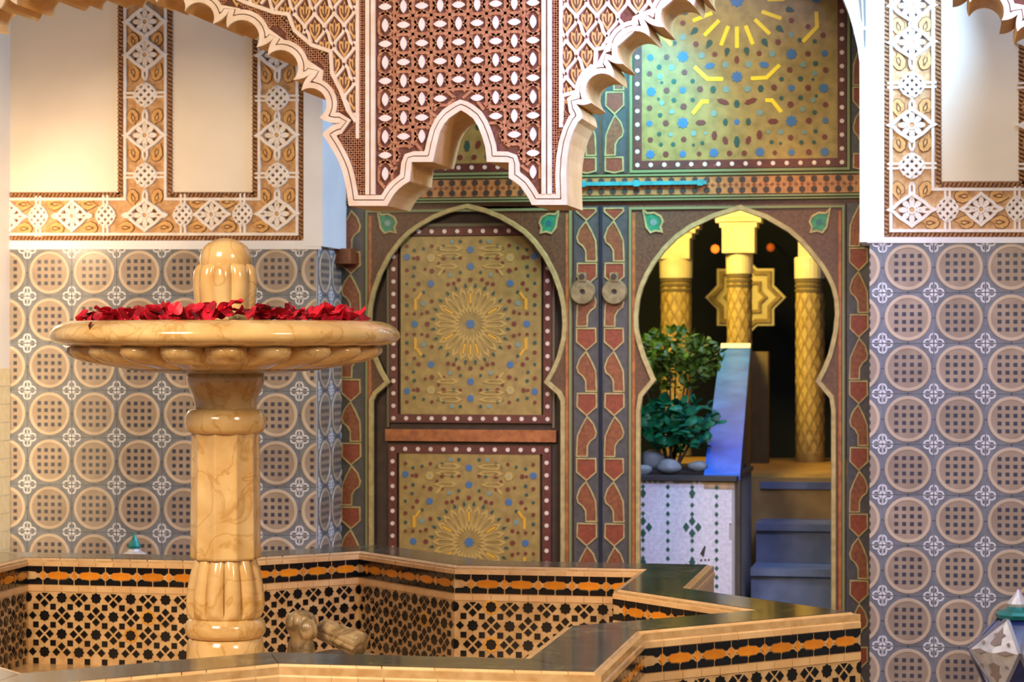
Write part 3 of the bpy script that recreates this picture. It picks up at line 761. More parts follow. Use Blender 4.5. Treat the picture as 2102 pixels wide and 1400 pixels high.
def leaf_door(name, label, pxs, opening, y_top, closed):
    """one leaf: pxs = outer left, field left, field right, outer right"""
    o = struct(name, label, (xc, YD, 0)); o['category'] = 'door'
    x0, xa, xb, x1 = [atx(p, YD) for p in pxs]; zt = D(1235, y_top)[1]
    op = DL(opening); W_ = .03
    fl = [(xa, .02), (xa, zt), (xb, zt), (xb, .02)]
    opn = [(x, max(z, .02)) for x, z in op]                 # runs from the right foot over the arch to the left foot
    b = MB(); b.prism(FW, fl+opn, -.03, W_, 0, back=True); b.build('leaf_field', d_brn, o)
    for u0, u1, nm in ((x0, xa, 'stile_strip'), (xb, x1, 'stile_strip')):
        b = MB(); b.prism(FW, rect(u0+.004, u1-.001, .02, zt), -.03, W_, 0, back=True); b.build(nm, d_slate, o)
    arch = [p for p in op]
    b = MB(); b.ribbon(FW, arch, .017, W_, W_+.012, 0); b.build('arch_band', d_line, o)
    b = MB()
    for inset, m in ((.010, 0),): b.ribbon(FW, [(xa+inset, .02), (xa+inset, zt-.012), (xb-inset, zt-.012), (xb-inset, .02)], .009, W_, W_+.008, 0)
    b.build('edge_line', M('dull green line', 0x6C7046, .5, 0x6C7244, 30), o)
    b = MB(); b.ribbon(FW, [(xa+.024, .02), (xa+.024, zt-.03)], .012, W_, W_+.005, 0); b.ribbon(FW, [(xb-.024, .02), (xb-.024, zt-.03)], .012, W_, W_+.005, 0); b.build('edge_moulding', d_oran, o)
    return o, W_, (x0, xa, xb, x1, zt)

opL = [(1158, 1420), (1158, 822), (1151, 807), (1125, 784), (1138, 762), (1150, 734), (1160, 695), (1162, 665), (1160, 630), (1153, 598), (1141, 564), (1122, 527), (1100, 497), (1080, 477), (1055, 460), (1030, 446), (1001, 434), (962, 424)]
opL = opL+[(1924-x, y) for x, y in reversed(opL[:-1])]
opR = [(1712, 1440), (1712, 842), (1708, 815), (1681, 783), (1694, 757), (1706, 727), (1716, 683), (1720, 645), (1718, 615), (1712, 590), (1703, 570), (1690, 548), (1662, 513), (1643, 492), (1621, 473), (1574, 446), (1521, 427), (1466, 444), (1420, 466), (1390, 487), (1364, 513), (1344, 539), (1329, 565), (1318, 590), (1311, 615), (1307, 651), (1308, 675), (1313, 700), (1323, 732), (1343, 780), (1317, 812), (1312, 842), (1312, 1440)]
dl, W1, gl = leaf_door('door_1', 'closed left leaf of the painted double door, inlaid star panels inside a horseshoe arch', (697, 752, 1178, 1235), opL, 424, True)
dr, W2, gr = leaf_door('door_2', 'right leaf of the painted double door with an open horseshoe arch onto the court beyond', (1235, 1291, 1737, 1790), opR, 424, False)
for o, g, fl in ((dl, gl, 1), (dr, gr, -1)):
    for u0, u1, ff in ((g[0], g[1], 1), (g[2], g[3], -1)):
        cartouche(o, (u0+u1)/2, g[4]-.01, .03, (u1-u0)/2-.006, .275, D(1235, 987 if u0 in (gl[2], gr[0]) else 960)[1]+.275*5, -ff*fl, W1)
for px, s in ((798, 1), (1130, -1)): leaf_corner(dl, FW, *D(px, 458), s, W1)
for px, s in ((1342, 1), (1684, -1)): leaf_corner(dr, FW, *D(px, 456), s, W1)
# closed leaf: recessed board, framed panels, rail
zr0 = D(962, 1440)[1]
b = MB(); b.prism(FW, rect(D(790, 0)[0]-.07, D(1135, 0)[0]+.07, .02, D(962, 420)[1]), -.03, -.016, 0, back=True); b.build('recessed_board', d_dk, dl)
def rectD(x0, x1, y0, y1):
    a, c = D((x0+x1)/2, y0), D((x0+x1)/2, y1); return D(x0, 700)[0], D(x1, 700)[0], c[1], a[1]
X0, X1, Z0, Z1 = rectD(800, 1133, 466, 868)
pearl_frame(dl, FW, X0, X1, Z0, Z1, .036, .004)
b = MB()
for q in (rect(X0-.012, X0-.002, Z0-.02, Z1), rect(X1+.002, X1+.012, Z0-.02, Z1)): b.prism(FW, q, -.016, .002, 0)
b.build('panel_bead', M('grey brown bead', 0x5E5236, .5), dl)
b = MB(); b.prism(FW, rect(X0, X1, Z1+.002, Z1+.016), -.016, .003, 0); b.build('panel_bead', M('grey brown bead', 0x5E5236, .5), dl)
rose_panel(dl, 'upper_panel', 966, 665, 149, 851, 485, .001)
X0, X1, Z0, Z1 = rectD(792, 1142, 882, 906)
b = MB(); b.prism(FW, rect(X0, X1, Z0, Z1), -.02, .012, 0); b.build('middle_rail', d_oran, dl)
X0, X1, Z0, Z1 = rectD(798, 1131, 914, 1316)
pearl_frame(dl, FW, X0, X1, Z0, Z1, .036, .004); rose_panel(dl, 'lower_panel', 963, 1113, 149, 1299, 932, .001)
b = MB(); um = atx(1235, YD)
for i in range(6):
    a0_, a1_ = PI*i/6, PI*(i+1)/6
    b.face([FW.p(um+.009*math.cos(a), z_, W1-.004+.014*math.sin(a)) for a, z_ in ((a0_, .03), (a0_, gl[4]), (a1_, gl[4]), (a1_, .03))])
b.build('meeting_bead', M('dark glossy bead', 0x232630, .12, coat=.6), dl)
# ring knockers on the meeting stiles
for o, px in ((dl, 1199), (dr, 1264)):
    u, v = D(px, 600); b = MB(); b.ring(FW, (u, v), .031, .036, W1+.012, W1+.026, 28, 0)
    k = b.build('ring_knocker', brass, o)
    b = MB(); b.disc(FW, (u, v), .0225, W1+.002, W1+.012, 16, 0); b.disc(FW, (u, v), .0135, W1+.010, W1+.019, 12, 1); b.build('knocker_plate', [brass, d_dk], k)
    b = MB(); b.box(u-.018, u+.018, YD-W1-.03, YD-W1, v+.045, v+.082, 0); b.disc(FW, (u, v+.066), .012, W1+.03, W1+.036, 10, 1); b.build('knocker_hinge', [brass, d_dk], k)
# door frieze and transom panels
tm = struct('trim_2', 'painted wooden frieze and inlaid transom panels above the double door', (xc, YD, 2))
xo0, xo1 = gl[0], gr[3]
zf1, zf0, ztt = D(1235, 362)[1], D(1235, 424)[1], D(1235, -260)[1]
b = MB(); b.prism(FW, rect(xo0-.2, xo1+.2, zf0, ztt), -.03, .022, 0, back=True); b.build('transom_board', d_brn, tm)
b = MB(); b.prism(FW, rect(xo0, xo1, D(1235, 402)[1], D(1235, 366)[1]), .02, .034, 0); b.build('frieze_board', M('orange frieze wood', 0xA8703A, .45, 0x8C5A2C, 50), tm)
b = MB()
for r_, py in enumerate((373, 394)):
    for i in range(46):
        u = xo0+.012+(i+.5*0)*.0495; b.disc(FW, (u, D(1235, py)[1]), .0138, .034, .037, 6, 0, PI/6)
b.build('dark_hole_disc', d_dk, tm, kind='stuff')  # dark discs in place of the shaded holes of the perforated board
b = MB()
for i in range(92):
    u = xo0+.012+i*.02475; v = D(1235, 383.5)[1]; b.disc(FW, (u, v), .0085, .034, .0365, 4, 0, 0)
b.build('frieze_lozenge', d_red, tm, kind='stuff')
b = MB()
for py, wd in ((362, .008), (406, .008), (412, .006)): b.ribbon(FW, [(xo0, D(1235, py)[1]), (xo1, D(1235, py)[1])], wd, .02, .040, 0)
b.build('frieze_line', M('dull green line', 0x6C7046, .5), tm)
b = MB(); p0_, p1_ = D(1187, 379.5), D(1453, 379.5)
b.prism(FW, rect(p0_[0], p1_[0], p0_[1]-.008, p0_[1]+.008), .040, .054, 0, back=True)
for px in (1200, 1310, 1440): b.prism(FW, rect(D(px, 379)[0]-.012, D(px, 379)[0]+.012, p0_[1]-.013, p0_[1]+.013), .034, .058, 0)
b.build('reflection_bar', M('teal reflection bar', 0x3E8C8A, .25, 0x347876, 30, coat=.4), tm)  # cyan reflection along the frieze ledge put in as a teal bar
def transom(mirror):
    mx = (lambda u: 2*xc-u) if mirror else (lambda u: u)
    X0, X1, Z0, _ = rectD(1302, 1738, -230, 346); Z1 = ztt-.03
    xx0, xx1 = sorted((mx(X0), mx(X1)))
    pearl_frame(tm, FW, xx0, xx1, Z0, Z1, .036, .034, .058)
    b = MB(); b.ribbon(FW, [(xx0-.009, Z0-.009), (xx1+.009, Z0-.009), (xx1+.009, Z1), (xx0-.009, Z1)], .011, .02, .04, 0, True); b.build('frame_line', M('dull green line', 0x6C7046, .5), tm)
    b = MB(); b.prism(FW, rect(xx0+.036, xx1-.036, Z0+.036, Z1-.036), .02, .03, 0); pn = b.build('transom_panel', d_gold, tm)
    cu, cv = D(1514, 3)
    k = .00206/3.003
    def pt(shape, m, x, y, r, rz=None, ang=0.):
        for s in ((1, -1) if abs(x-1120) > 8 else (1,)):
            u = cu+s*(x-1120)*k; v = cv-(y-10)*k
            put(pn, FW, shape, m, mx(u), v, r*k, (rz or r)*k, ang*s*(-1 if mirror else 1), .03)
            v2 = cv+(y-10)*k
            if y > 30 and v2 < Z1-.06: put(pn, FW, shape, m, mx(u), v2, r*k, (rz or r)*k, -ang*s*(-1 if mirror else 1), .03)
    for x, y, r in ((590, 345, 23), (790, 345, 37), (595, 555, 32), (790, 550, 23), (1120, 475, 37), (585, 750, 21), (790, 750, 37), (590, 940, 30), (790, 940, 23), (980, 935, 31), (1120, 750, 20), (1120, 10, 46), (640, 10, 34)): pt('star', I_blue, x, y, r)
    pt('hex', I_blue, 955, 405, 32, 20, .2)
    for x, y, r, rz, a in ((690, 345, 18, 0, 0), (870, 270, 19, 0, 0), (800, 440, 19, 0, 0), (585, 445, 18, 0, 0), (690, 550, 20, 0, 0), (895, 545, 20, 0, 0), (585, 655, 18, 0, 0), (795, 650, 21, 0, 0), (685, 750, 20, 0, 0), (590, 850, 18, 0, 0), (795, 850, 18, 0, 0), (685, 940, 20, 0, 0), (890, 940, 15, 0, 0), (983, 830, 18, 30, 0), (1050, 862, 17, 28, .35), (900, 750, 34, 18, 0), (1075, 940, 18, 0, 0), (985, 335, 17, 0, 0), (1120, 370, 15, 25, 0), (1036, 625, 42, 17, -.35), (600, 235, 18, 0, 0), (790, 140, 18, 0, 0), (690, 180, 17, 0, 0)): pt('hex', I_red, x, y, r, rz or None, a)
    for x, y, r, a in ((860, 190, 26, 2.3), (950, 270, 26, 2.62), (1060, 320, 24, 2.9), (800, 75, 25, 1.9)): pt('drop', I_grn, x, y, r, r*1.1, a)
    for x, y, r, rz in ((645, 405, 17, 0), (735, 495, 17, 0), (850, 495, 15, 0), (975, 550, 19, 24), (1120, 640, 19, 26), (735, 610, 16, 0), (850, 610, 14, 0), (650, 700, 15, 0), (645, 815, 14, 0), (730, 880, 15, 0), (1050, 750, 16, 24), (1120, 870, 19, 38), (655, 880, 13, 0), (910, 875, 13, 0), (855, 885, 10, 0), (660, 500, 10, 0), (640, 600, 10, 0), (650, 270, 14, 0), (740, 260, 14, 0)): pt('hex', I_grn, x, y, r, rz or None)
    for x, y, r in ((790, 225, 20), (720, 410, 20), (650, 465, 18), (905, 340, 22), (1050, 400, 22), (660, 625, 17), (722, 680, 17), (715, 820, 15), (855, 815, 18), (930, 815, 11), (1055, 550, 22), (980, 695, 20)): pt('hex', I_teal, x, y, r)
    def bar(x0, y0, x1, y1, th=12):
        L_ = math.hypot(x1-x0, y1-y0)/2; a = math.atan2(-(y1-y0), x1-x0); pt('bar', I_gold, (x0+x1)/2, (y0+y1)/2, L_, th, a)
    bar(1120, 170, 1120.5, 300); bar(1068, 165, 1022, 282); bar(1012, 128, 920, 220); bar(970, 82, 850, 128); bar(935, 10, 830, 10.5)
    bar(860, 408, 938, 482); bar(930, 484, 1036, 487); bar(850, 695, 905, 625); bar(898, 622, 948, 622); bar(640, 90, 635, 190); bar(637, 185, 722, 272)
    for px0, px1, ff in ((1237, 1290, -1), (1745, 1790, 1)):
        a, c = sorted((mx(atx(px0, YD)), mx(atx(px1, YD))))
        b = MB(); b.prism(FW, rect(a+.003, c-.003, zf1+.01, ztt), .02, .028, 0); b.build('transom_strip', d_slate, tm)
        cartouche(tm, (a+c)/2, ztt-.01, zf1+.012, (c-a)/2-.006, .275, zf1+.012+.275*4-.03, ff*(-1 if mirror else 1), .028)
transom(False); transom(True)

# ------------------------------------------------------------------ star shaped fountain basin
FXc, FZc = -1.10*H, 8.90*H
BX, BY = FXc*cs-FZc*sn, FXc*sn+FZc*cs
LS = .834*H; RW = .217
def starpt(k, d):
    a = PI/2-k*PI/8; r = (2.4142*LS+d*math.sqrt(2)) if k % 2 == 0 else (1.8478*LS+d*1.0824)
    return Vector((BX+r*math.cos(a), BY+r*math.sin(a), 0))
BF = RIM-.36                                               # floor inside the basin
ba = thing('fountain_basin', 'eight pointed star basin in black and orange mosaic with dark marble rim around the fountain', 'basin', (BX, BY, 0))
b = MB()
for k in range(16):
    a, c = starpt(k, 0), starpt(k+1, 0); e, g_ = starpt(k, RW), starpt(k+1, RW); up = Vector((0, 0, RIM-.006))
    b.face([c, a, a+up, c+up]); b.face([e, g_, g_+up, e+up]); b.face([a+up, e+up, g_+up, c+up])
b.build('basin_wall', zcream, ba)
b = MB(); b.face([starpt(15-k, .05)+Vector((0, 0, BF)) for k in range(16)]); b.build('basin_floor', zcream, ba)
ch = .020
for k in range(16):
    q = [starpt(k, ch), starpt(k, RW-ch), starpt(k+1, RW-ch), starpt(k+1, ch)]
    ctr = sum(q, Vector())/4; b = MB(); up, dn = Vector((0, 0, RIM)), Vector((0, 0, RIM-.02))
    q = [p+(ctr-p).normalized()*.0012 for p in q]
    b.face([p+up for p in q])
    for i in range(4): b.face([q[i]+up, q[i]+dn, q[(i+1) % 4]+dn, q[(i+1) % 4]+up])
    b.build('rim_slab', rimm, ba)
    for side, d0, d1 in ((0, 0, ch), (1, RW, RW-ch)):       # bevelled edge tiles
        a0, a1, i0, i1 = starpt(k, d0), starpt(k+1, d0), starpt(k, d1), starpt(k+1, d1)
        n = round((a1-a0).length/.064)
        out = (a0-i0); out = Vector((out.x, out.y, 0)); nrm = Vector((-(a1-a0).y, (a1-a0).x, 0)).normalized()
        if nrm.dot(a0-Vector((BX, BY, 0))) < 0: nrm = -nrm
        if side == 0: nrm = -nrm
        for i in range(n):
            t0, t1 = (i+.018)/n, (i+.982)/n; t0 += random.uniform(-.03, .03)/n if i else 0
            b = MB(); f = []
            for t in (t0, t1):
                o_, in_ = a0.lerp(a1, t), i0.lerp(i1, t); e_ = o_+nrm*.003
                hb, hv = ((.014, .027), (.028, .043))[side]; f.append([in_+Vector((0, 0, RIM-.001)), in_.lerp(e_, .16)+Vector((0, 0, RIM-.0012)), e_+Vector((0, 0, RIM-hb)), e_+Vector((0, 0, RIM-hv)), o_-nrm*.004+Vector((0, 0, RIM-hv)), in_+Vector((0, 0, RIM-.02))])
            for j in range(6):
                jj = (j+1) % 6; b.face([f[0][j], f[0][jj], f[1][jj], f[1][j]])
            b.face(list(reversed(f[0]))); b.face(f[1])
            b.build('edge_tile', trimt, ba, O=(a0+a1)/2+Vector((0, 0, RIM)))
# meshes for the mosaic pieces of one face
ZP = LS/5
def piece(fn, m, nm):
    b = MB(); fn(b); return b.mesh(nm, [m])
me_star = piece(lambda b: b.prism(LOC, [((.0190 if i % 2 == 0 else .0156)*math.cos(i*PI/8), (.0190 if i % 2 == 0 else .0156)*math.sin(i*PI/8)) for i in range(16)], -.001, .0016), zblack, 'black_star_tile')
me_sq = piece(lambda b: b.prism(LOC, rect(-.0096, .0096, -.0096, .0096), -.001, .0016), zblack, 'black_square_tile')
hp = .0557
bt = [(.0022, -.0005), (.0022, -.0135), (.006, -.0168), (.028, -.0180), (.035, -.0232), (.043, -.0232), (.048, -.0185), (hp-.0022, -.0145), (hp-.0022, -.0005)]
me_bb = [piece(lambda b, s=s, f=f: b.prism(LOC, [(s*x, f*(.031+y)) for x, y in bt], -.001, .0016), zblack, 'black_band_tile') for s in (1, -1) for f in (1, -1)]
barp = [(0, .0172), (.003, .0120), (.027, .0108), (.034, .0055), (.0385, 0)]
barp = barp+[(x, -y) for x, y in reversed(barp[:-1])]; barp = barp+[(-x, y) for x, y in reversed(barp[1:-1])]
me_bar = piece(lambda b: b.prism(LOC, barp, -.001, .0014), zoran, 'orange_bar_tile')
me_s4 = piece(lambda b: b.prism(LOC, [(0, .0175), (.004, .006), (.0105, 0), (.004, -.006), (0, -.0175), (-.004, -.006), (-.0105, 0), (-.004, .006)], -.001, .0014), zoran, 'orange_star_tile')
nst = 0; nsq = 0
def mosaic(A, B_, W_, near, inner):
    """mosaic on a face from A to B (left to right as seen), W_ its outward normal"""
    global nst, nsq
    U = (B_-A).normalized(); L_ = (B_-A).length; rot = math.atan2(U.y, U.x); zt = RIM; bot = BF if inner else .02
    fr = Fr(A+Vector((0, 0, zt-(0 if inner else .017))), U, (0, 0, 1), W_); stuff = MB(); st2 = MB(); crm = MB()
    def add(me, nm, u, v, turn=0.):
        inst(me, nm, ba, fr.p(u, v, .0015), Matrix.Rotation(rot, 3, 'Z').to_euler() if not turn else (Matrix.Rotation(rot, 3, 'Z') @ Matrix.Rotation(turn, 3, 'Y')).to_euler())
    N_ = max(1, round(L_/hp)); p2 = L_/N_; sc = p2/hp
    for i in range(N_):
        u = i*p2
        if near:
            for q, me in enumerate(me_bb):
                s = 1 if q < 2 else -1
                if (s == 1) == (i % 2 == 0): inst(me, 'black_band_tile', ba, fr.p(u if s == 1 else u+p2, -.0585, .0015), (0, 0, rot), (sc, 1, 1))
            inst(me_bar if i % 2 == 0 else me_s4, 'orange_bar_tile' if i % 2 == 0 else 'orange_star_tile', ba, fr.p(min(max(u, .0), L_), -.0585, .0015), (0, 0, rot), (sc, 1, 1)) if i else None
        else:
            for f in (1, -1): stuff.prism(fr, [(u+((x if i % 2 == 0 else hp-x))*sc, -.0585+f*(.031+y)) for x, y in bt], 0, .003)
            if i: st2.prism(fr, [(u+x*sc, -.0585+y) for x, y in (barp if i % 2 == 0 else [(0, .0175), (.0105, 0), (0, -.0175), (-.0105, 0)])], 0, .0028)
    m_ = round(L_/.0635)
    for i in range(m_): crm.prism(fr, rect(i*L_/m_+.0008, (i+1)*L_/m_-.0008, -.1125, -.0935), 0, .0026)
    n = round(L_/ZP); p = L_/n; v0 = -.1335; rows = int((zt-bot+v0)/(ZP/2))+1
    for r in range(rows):
        v = v0-r*ZP/2
        for i in range(n+1):
            u = (i+(.5 if r % 2 else 0))*p
            if u > L_-.0 or u < 0: continue
            if .012 < u < L_-.012 and v-.018 > bot-zt:
                if near and nst < 298: add(me_star, 'black_star_tile', u, v); nst += 1
                else: stuff.prism(fr, [(u+(.0178 if k % 2 == 0 else .0142)*math.cos(k*PI/8), v+(.0178 if k % 2 == 0 else .0142)*math.sin(k*PI/8)) for k in range(16)], 0, .003)
            elif u <= .012 or u >= L_-.012:
                s = 1 if u < .1 else -1; stuff.prism(fr, [(u, v+.017), (u+s*.012, v+.012), (u+s*.0165, v), (u+s*.012, v-.012), (u, v-.017)], 0, .003)
            for du, dv in ((.345, 0), (-.345, 0), (0, .345), (0, -.345)):
                uu, vv = u+du*p, v+dv*ZP
                if .008 < uu < L_-.008 and vv < v0+.002 and vv-.012 > bot-zt: stuff.prism(fr, [(uu+.0138, vv), (uu, vv+.0138), (uu-.0138, vv), (uu, vv-.0138)], 0, .003)
            for du in (.25, -.25):
                uu, vv = u+du*p, v-.25*ZP
                if .01 < uu < L_-.01 and vv-.01 > bot-zt:
                    if near and nsq < 298: add(me_sq, 'black_square_tile', uu, vv); nsq += 1
                    else: stuff.prism(fr, [(uu-.0096, vv-.0096), (uu+.0096, vv-.0096), (uu+.0096, vv+.0096), (uu-.0096, vv+.0096)], 0, .003)
            if r == 0 and u+p/2 < L_: stuff.prism(fr, [(u+p/2-.011, -.118), (u+p/2+.012, -.118), (u+p/2, -.131)], 0, .003)
            if random.random() < .07 and .05 < u < L_-.05: st2.ring(fr, (u, v), .022, .007, 0, .0018, 8)
    stuff.build('small_black_zellige', zblack, ba, kind='stuff'); crm.build('cream_course', trimt, ba, kind='stuff')
    if st2.v: st2.build('small_orange_zellige', zoran if not near else zyel, ba, kind='stuff')
near_in = {15, 0, 1, 3, 14, 13}; near_out = {4, 5, 6}
order = [1, 0, 15, 14, 3, 13]+[k for k in range(16) if k not in near_in]
for k in order:
    a, c = starpt(k, 0), starpt(k+1, 0); m_ = (a+c)/2
    e = (c-a).normalized(); nI = Vector((-e.y, e.x, 0))
    if nI.dot(Vector((BX, BY, 0))-m_) < 0: nI = -nI
    if k in (8, 7, 9, 10, 6): continue                       # faces turned away under the near rim
    U = Vector((0, 0, 1)).cross(nI)
    A, B_ = (a, c) if (c-a).dot(U) > 0 else (c, a)
    mosaic(A, B_, nI, k in near_in, True)
for k in (4, 5, 6, 7, 8, 9, 3):
    a, c = starpt(k, RW), starpt(k+1, RW); m_ = (a+c)/2; e = (c-a).normalized(); nI = Vector((-e.y, e.x, 0))
    if nI.dot(m_-Vector((BX, BY, 0))) < 0: nI = -nI
    U = Vector((0, 0, 1)).cross(nI); A, B_ = (a, c) if (c-a).dot(U) > 0 else (c, a)
    mosaic(A, B_, nI, k in near_out, False)

# ------------------------------------------------------------------ marble fountain
fx, fy = atZ(463, FZc); m1 = FZc/F
zz = lambda y: EYE-(y-CY)*m1
fo = thing('marble_fountain', 'honey coloured marble fountain with a petal filled bowl on a fluted column', 'fountain', (fx, fy, BF))
def turn(name, prof, n=96, rf=None, smooth=True, a0=0., m=marb):
    b = MB(); b.lathe((fx, fy), [(r*m1, zz(y)) for r, y in prof], n, rf, 0, a0); return b.build(name, m, fo, O=(fx, fy, BF), smooth=smooth)
def flute(n, amt, e=.6, ks=None):
    def f(a, k):
        t = ((a*n/(2*PI)+.5) % 1)*2-1; s = math.sqrt(max(0, 1-t*t)); am = amt if ks is None else ks[k]
        return 1-am+am*s
    return f
turn('plinth', [(74, 1420), (80, 1400), (80, 1352), (79, 1330), (76, 1312), (70, 1306)])
turn('base_ring', [(70, 1308), (77, 1305), (82, 1297), (83, 1286), (80, 1275), (74, 1269), (68, 1266)])
ks = [.0, .08, .24, .27, .26, .24, .21, .15, .06]
turn('fluted_bulb', [(70, 1268), (76, 1262), (80, 1254), (82, 1240), (81, 1222), (77, 1195), (71, 1168), (64, 1148), (60, 1140)], 264, flute(12, .1, .6, ks), True)
b = MB()
sh = [(71, 1146), (72, 1140), (71, 1010), (70, 888), (69, 880)]
turn('octagonal_shaft', sh, 120, lambda a, k: 1-.085*abs(math.sin(5*(a-(-PI/2+TH-.19))))**.8, True)
turn('upper_ring', [(66, 890), (76, 886), (82, 878), (84, 866), (82, 852), (76, 842), (66, 838)])
turn('flared_neck', [(64, 842), (63, 832), (68, 812), (76, 795), (80, 780), (79, 768), (70, 760)])
kb = [0, .06, .16, .20, .20, .19, .19, .17, .10, .03]
turn('gadrooned_bowl', [(200, 758), (225, 753), (258, 748), (290, 742), (312, 733), (323, 723), (321, 714), (308, 709), (296, 706), (290, 700)], 480, flute(20, .1, .5, [.10, .14, .19, .21, .21, .20, .19, .17, .10, .03]), True)
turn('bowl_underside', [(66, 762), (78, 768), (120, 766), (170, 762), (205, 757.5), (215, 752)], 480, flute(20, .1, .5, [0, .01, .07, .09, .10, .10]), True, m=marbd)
turn('bowl_rim', [(290, 712), (318, 710), (340, 706), (354, 700), (360, 692), (358, 682), (350, 673), (338, 666), (324, 661), (308, 659), (296, 662), (290, 672), (200, 676), (0.5, 676)], 96, lambda a, k: 1-.012*(1-abs(math.cos(4*a)))*(1 < k < 9))
kf = [0, .10, .20, .24, .24, .22, .18, .08, 0]
turn('fluted_finial', [(56, 678), (60, 650), (63, 620), (66, 590), (66, 570), (64, 556), (60, 547), (55, 543), (46, 545)], 200, flute(9, .1, .6, kf))
turn('finial_bud', [(46, 560), (52, 545), (53, 530), (50, 517), (44, 506), (34, 498), (20, 492), (8, 489), (.5, 489)], 64)
b = MB(); b.disc(Fr((fx, fy, zz(665)), (1, 0, 0), (0, 1, 0), (0, 0, 1)), (0, 0), 296*m1, -.004, 0, 48, 0)
b.build('bowl_water', M('still bowl water', 0x4A3A24, .05, coat=.5), fo)

# ------------------------------------------------------------------ rose petals
def make_petal(kind):
    b = MB(); n = 6; g_ = []
    for i in range(n+1):
        for j in range(n+1):
            u, v = i/n*2-1, j/n*2-1; r = math.hypot(u, v)
            s = max(abs(u), abs(v)); k = s/r if r > 1e-6 else 1; x, y = u*k, v*k
            w_ = 1-.25*(y < 0)*abs(y); x *= w_
            z = .32*(x*x)+.25*y*abs(y)+.16*math.sin(3*x+kind*1.7)*y+(.12 if kind == 2 else 0)*math.cos(5*y)
            g_.append((x*.026, y*.028, z*.026))
    for t in (0, -.0012):
        o = len(b.v); b.v += [(x, y, z+t) for x, y, z in g_]
        for i in range(n):
            for j in range(n):
                q = (o+i*(n+1)+j, o+(i+1)*(n+1)+j, o+(i+1)*(n+1)+j+1, o+i*(n+1)+j+1)
                b.f.append(q if t == 0 else tuple(reversed(q))); b.m.append(0)
    return b
pms = [make_petal(k).mesh('rose_petal', [petald if k == 3 else petal], smooth=True) for k in range(4)]
rp = random.Random(5)
for i in range(190):
    if i < 70: a = rp.uniform(PI*1.02, PI*1.98); r = rp.uniform(.80, .97)
    else: a = rp.uniform(0, 2*PI); r = .97*math.sqrt(rp.random())
    if r < .30: r += .3
    r *= 300*m1; z = zz(664)+rp.uniform(.010, .016)+max(0, rp.uniform(-.006, .024))+(.006 if i % 7 == 0 else 0)
    x_ = r*math.cos(a)
    z += .008*math.exp(-((x_-.09)/.12)**2)-.008*(x_ < -.22)
    pk = rp.choice((0, 1, 2, 0, 1, 2, 3))
    where = 'at the left end of the heap in' if x_ < -.2 else 'at the right end of the heap in' if x_ > .2 else 'in front of the carved finial in' if a > PI else 'behind the carved finial in'
    inst(pms[pk], 'rose_petal', None, (fx+x_, fy+r*math.sin(a), z), (rp.uniform(-.8, .8), rp.uniform(-.8, .8), rp.uniform(0, 6.28)), (rp.uniform(.65, 1.05),)*3,
         label=('dark red' if pk == 3 else 'bright red')+' rose petal '+where+' the fountain bowl', category='petal', group='rose petals filling the fountain bowl')
pu, pv = atZ(260, FZc-.36*1.0)
ang0 = math.atan2(pv-fy, pu-fx)
inst(pms[3], 'rose_petal', None, (fx+.352*m1/.0014*math.cos(4.18)*1.0*1.385, fy+.352*m1/.0014*math.sin(4.18)*1.385, zz(668)-.004), (1.1, .1, 4.18+PI/2-.5), (.45, .45, .45), label='single dark petal stuck on the front lip of the fountain bowl', category='petal')
# ------------------------------------------------------------------ broken marble pieces lying in the basin
px_, py_ = atZ(618, 6.75); mq = 6.75/F
z2 = lambda y: EYE-(y-CY)*mq
t = thing('marble_baluster', 'weathered marble baluster stump standing in the basin beside the column', 'marble fragment', (px_, py_, BF))
b = MB(); b.lathe((px_, py_), [(30*mq, BF), (30*mq, z2(1345)), (27*mq, z2(1320)), (22*mq, z2(1308)), (26*mq, z2(1300)), (33*mq, z2(1288)), (32*mq, z2(1272)), (26*mq, z2(1260)), (14*mq, z2(1254)), (.002, z2(1252))], 80, lambda a, k: 1-(.14 if 5 <= k <= 8 else .03)*(1-abs(math.cos(4*a))**.6)); b.build('stump_body', marbf, t, smooth=True)
p2, q2 = atZ(632, 6.66); b = MB(); b.lathe((p2, q2), [(6*mq, z2(1306)), (16*mq, z2(1302)), (20*mq, z2(1290)), (19*mq, z2(1276)), (12*mq, z2(1265)), (3*mq, z2(1262))], 48, lambda a, k: 1-.1*(1-abs(math.cos(3*a)))); b.build('stump_lobe', marbf, t, smooth=True)
sx_, sy_ = atZ(700, 6.8)
t2 = thing('rubble_stone', 'rough stone block under the tilted fluted marble piece', 'stone', (sx_, sy_, BF))
b = MB(); b.lathe((sx_, sy_), [(.10, BF), (.11, BF+.08), (.10, BF+.17), (.05, z2(1352))], 9, lambda a, k: 1+.12*math.sin(3*a+k)); b.build('stone_body', marbf, t2)
t3 = thing('fluted_drum', 'tilted fluted marble column piece lying in the basin', 'marble fragment', (sx_, sy_, z2(1312)))
b = MB(); ln = 52*mq
prof3 = [(.5*mq, -ln), (20*mq, -ln), (24*mq, -ln*.9), (25*mq, 0), (28*mq, ln*.9), (27*mq, ln), (.5*mq, ln)]
b.lathe((0, 0), prof3, 72, lambda a, k: 1-.10*(1-abs(math.cos(5*a))**.6))
o = inst(b.mesh('drum_body', [marbf], smooth=True), 'drum_body', t3, (sx_, sy_, z2(1312)), (0, PI/2+.28, -TH*0-.35))

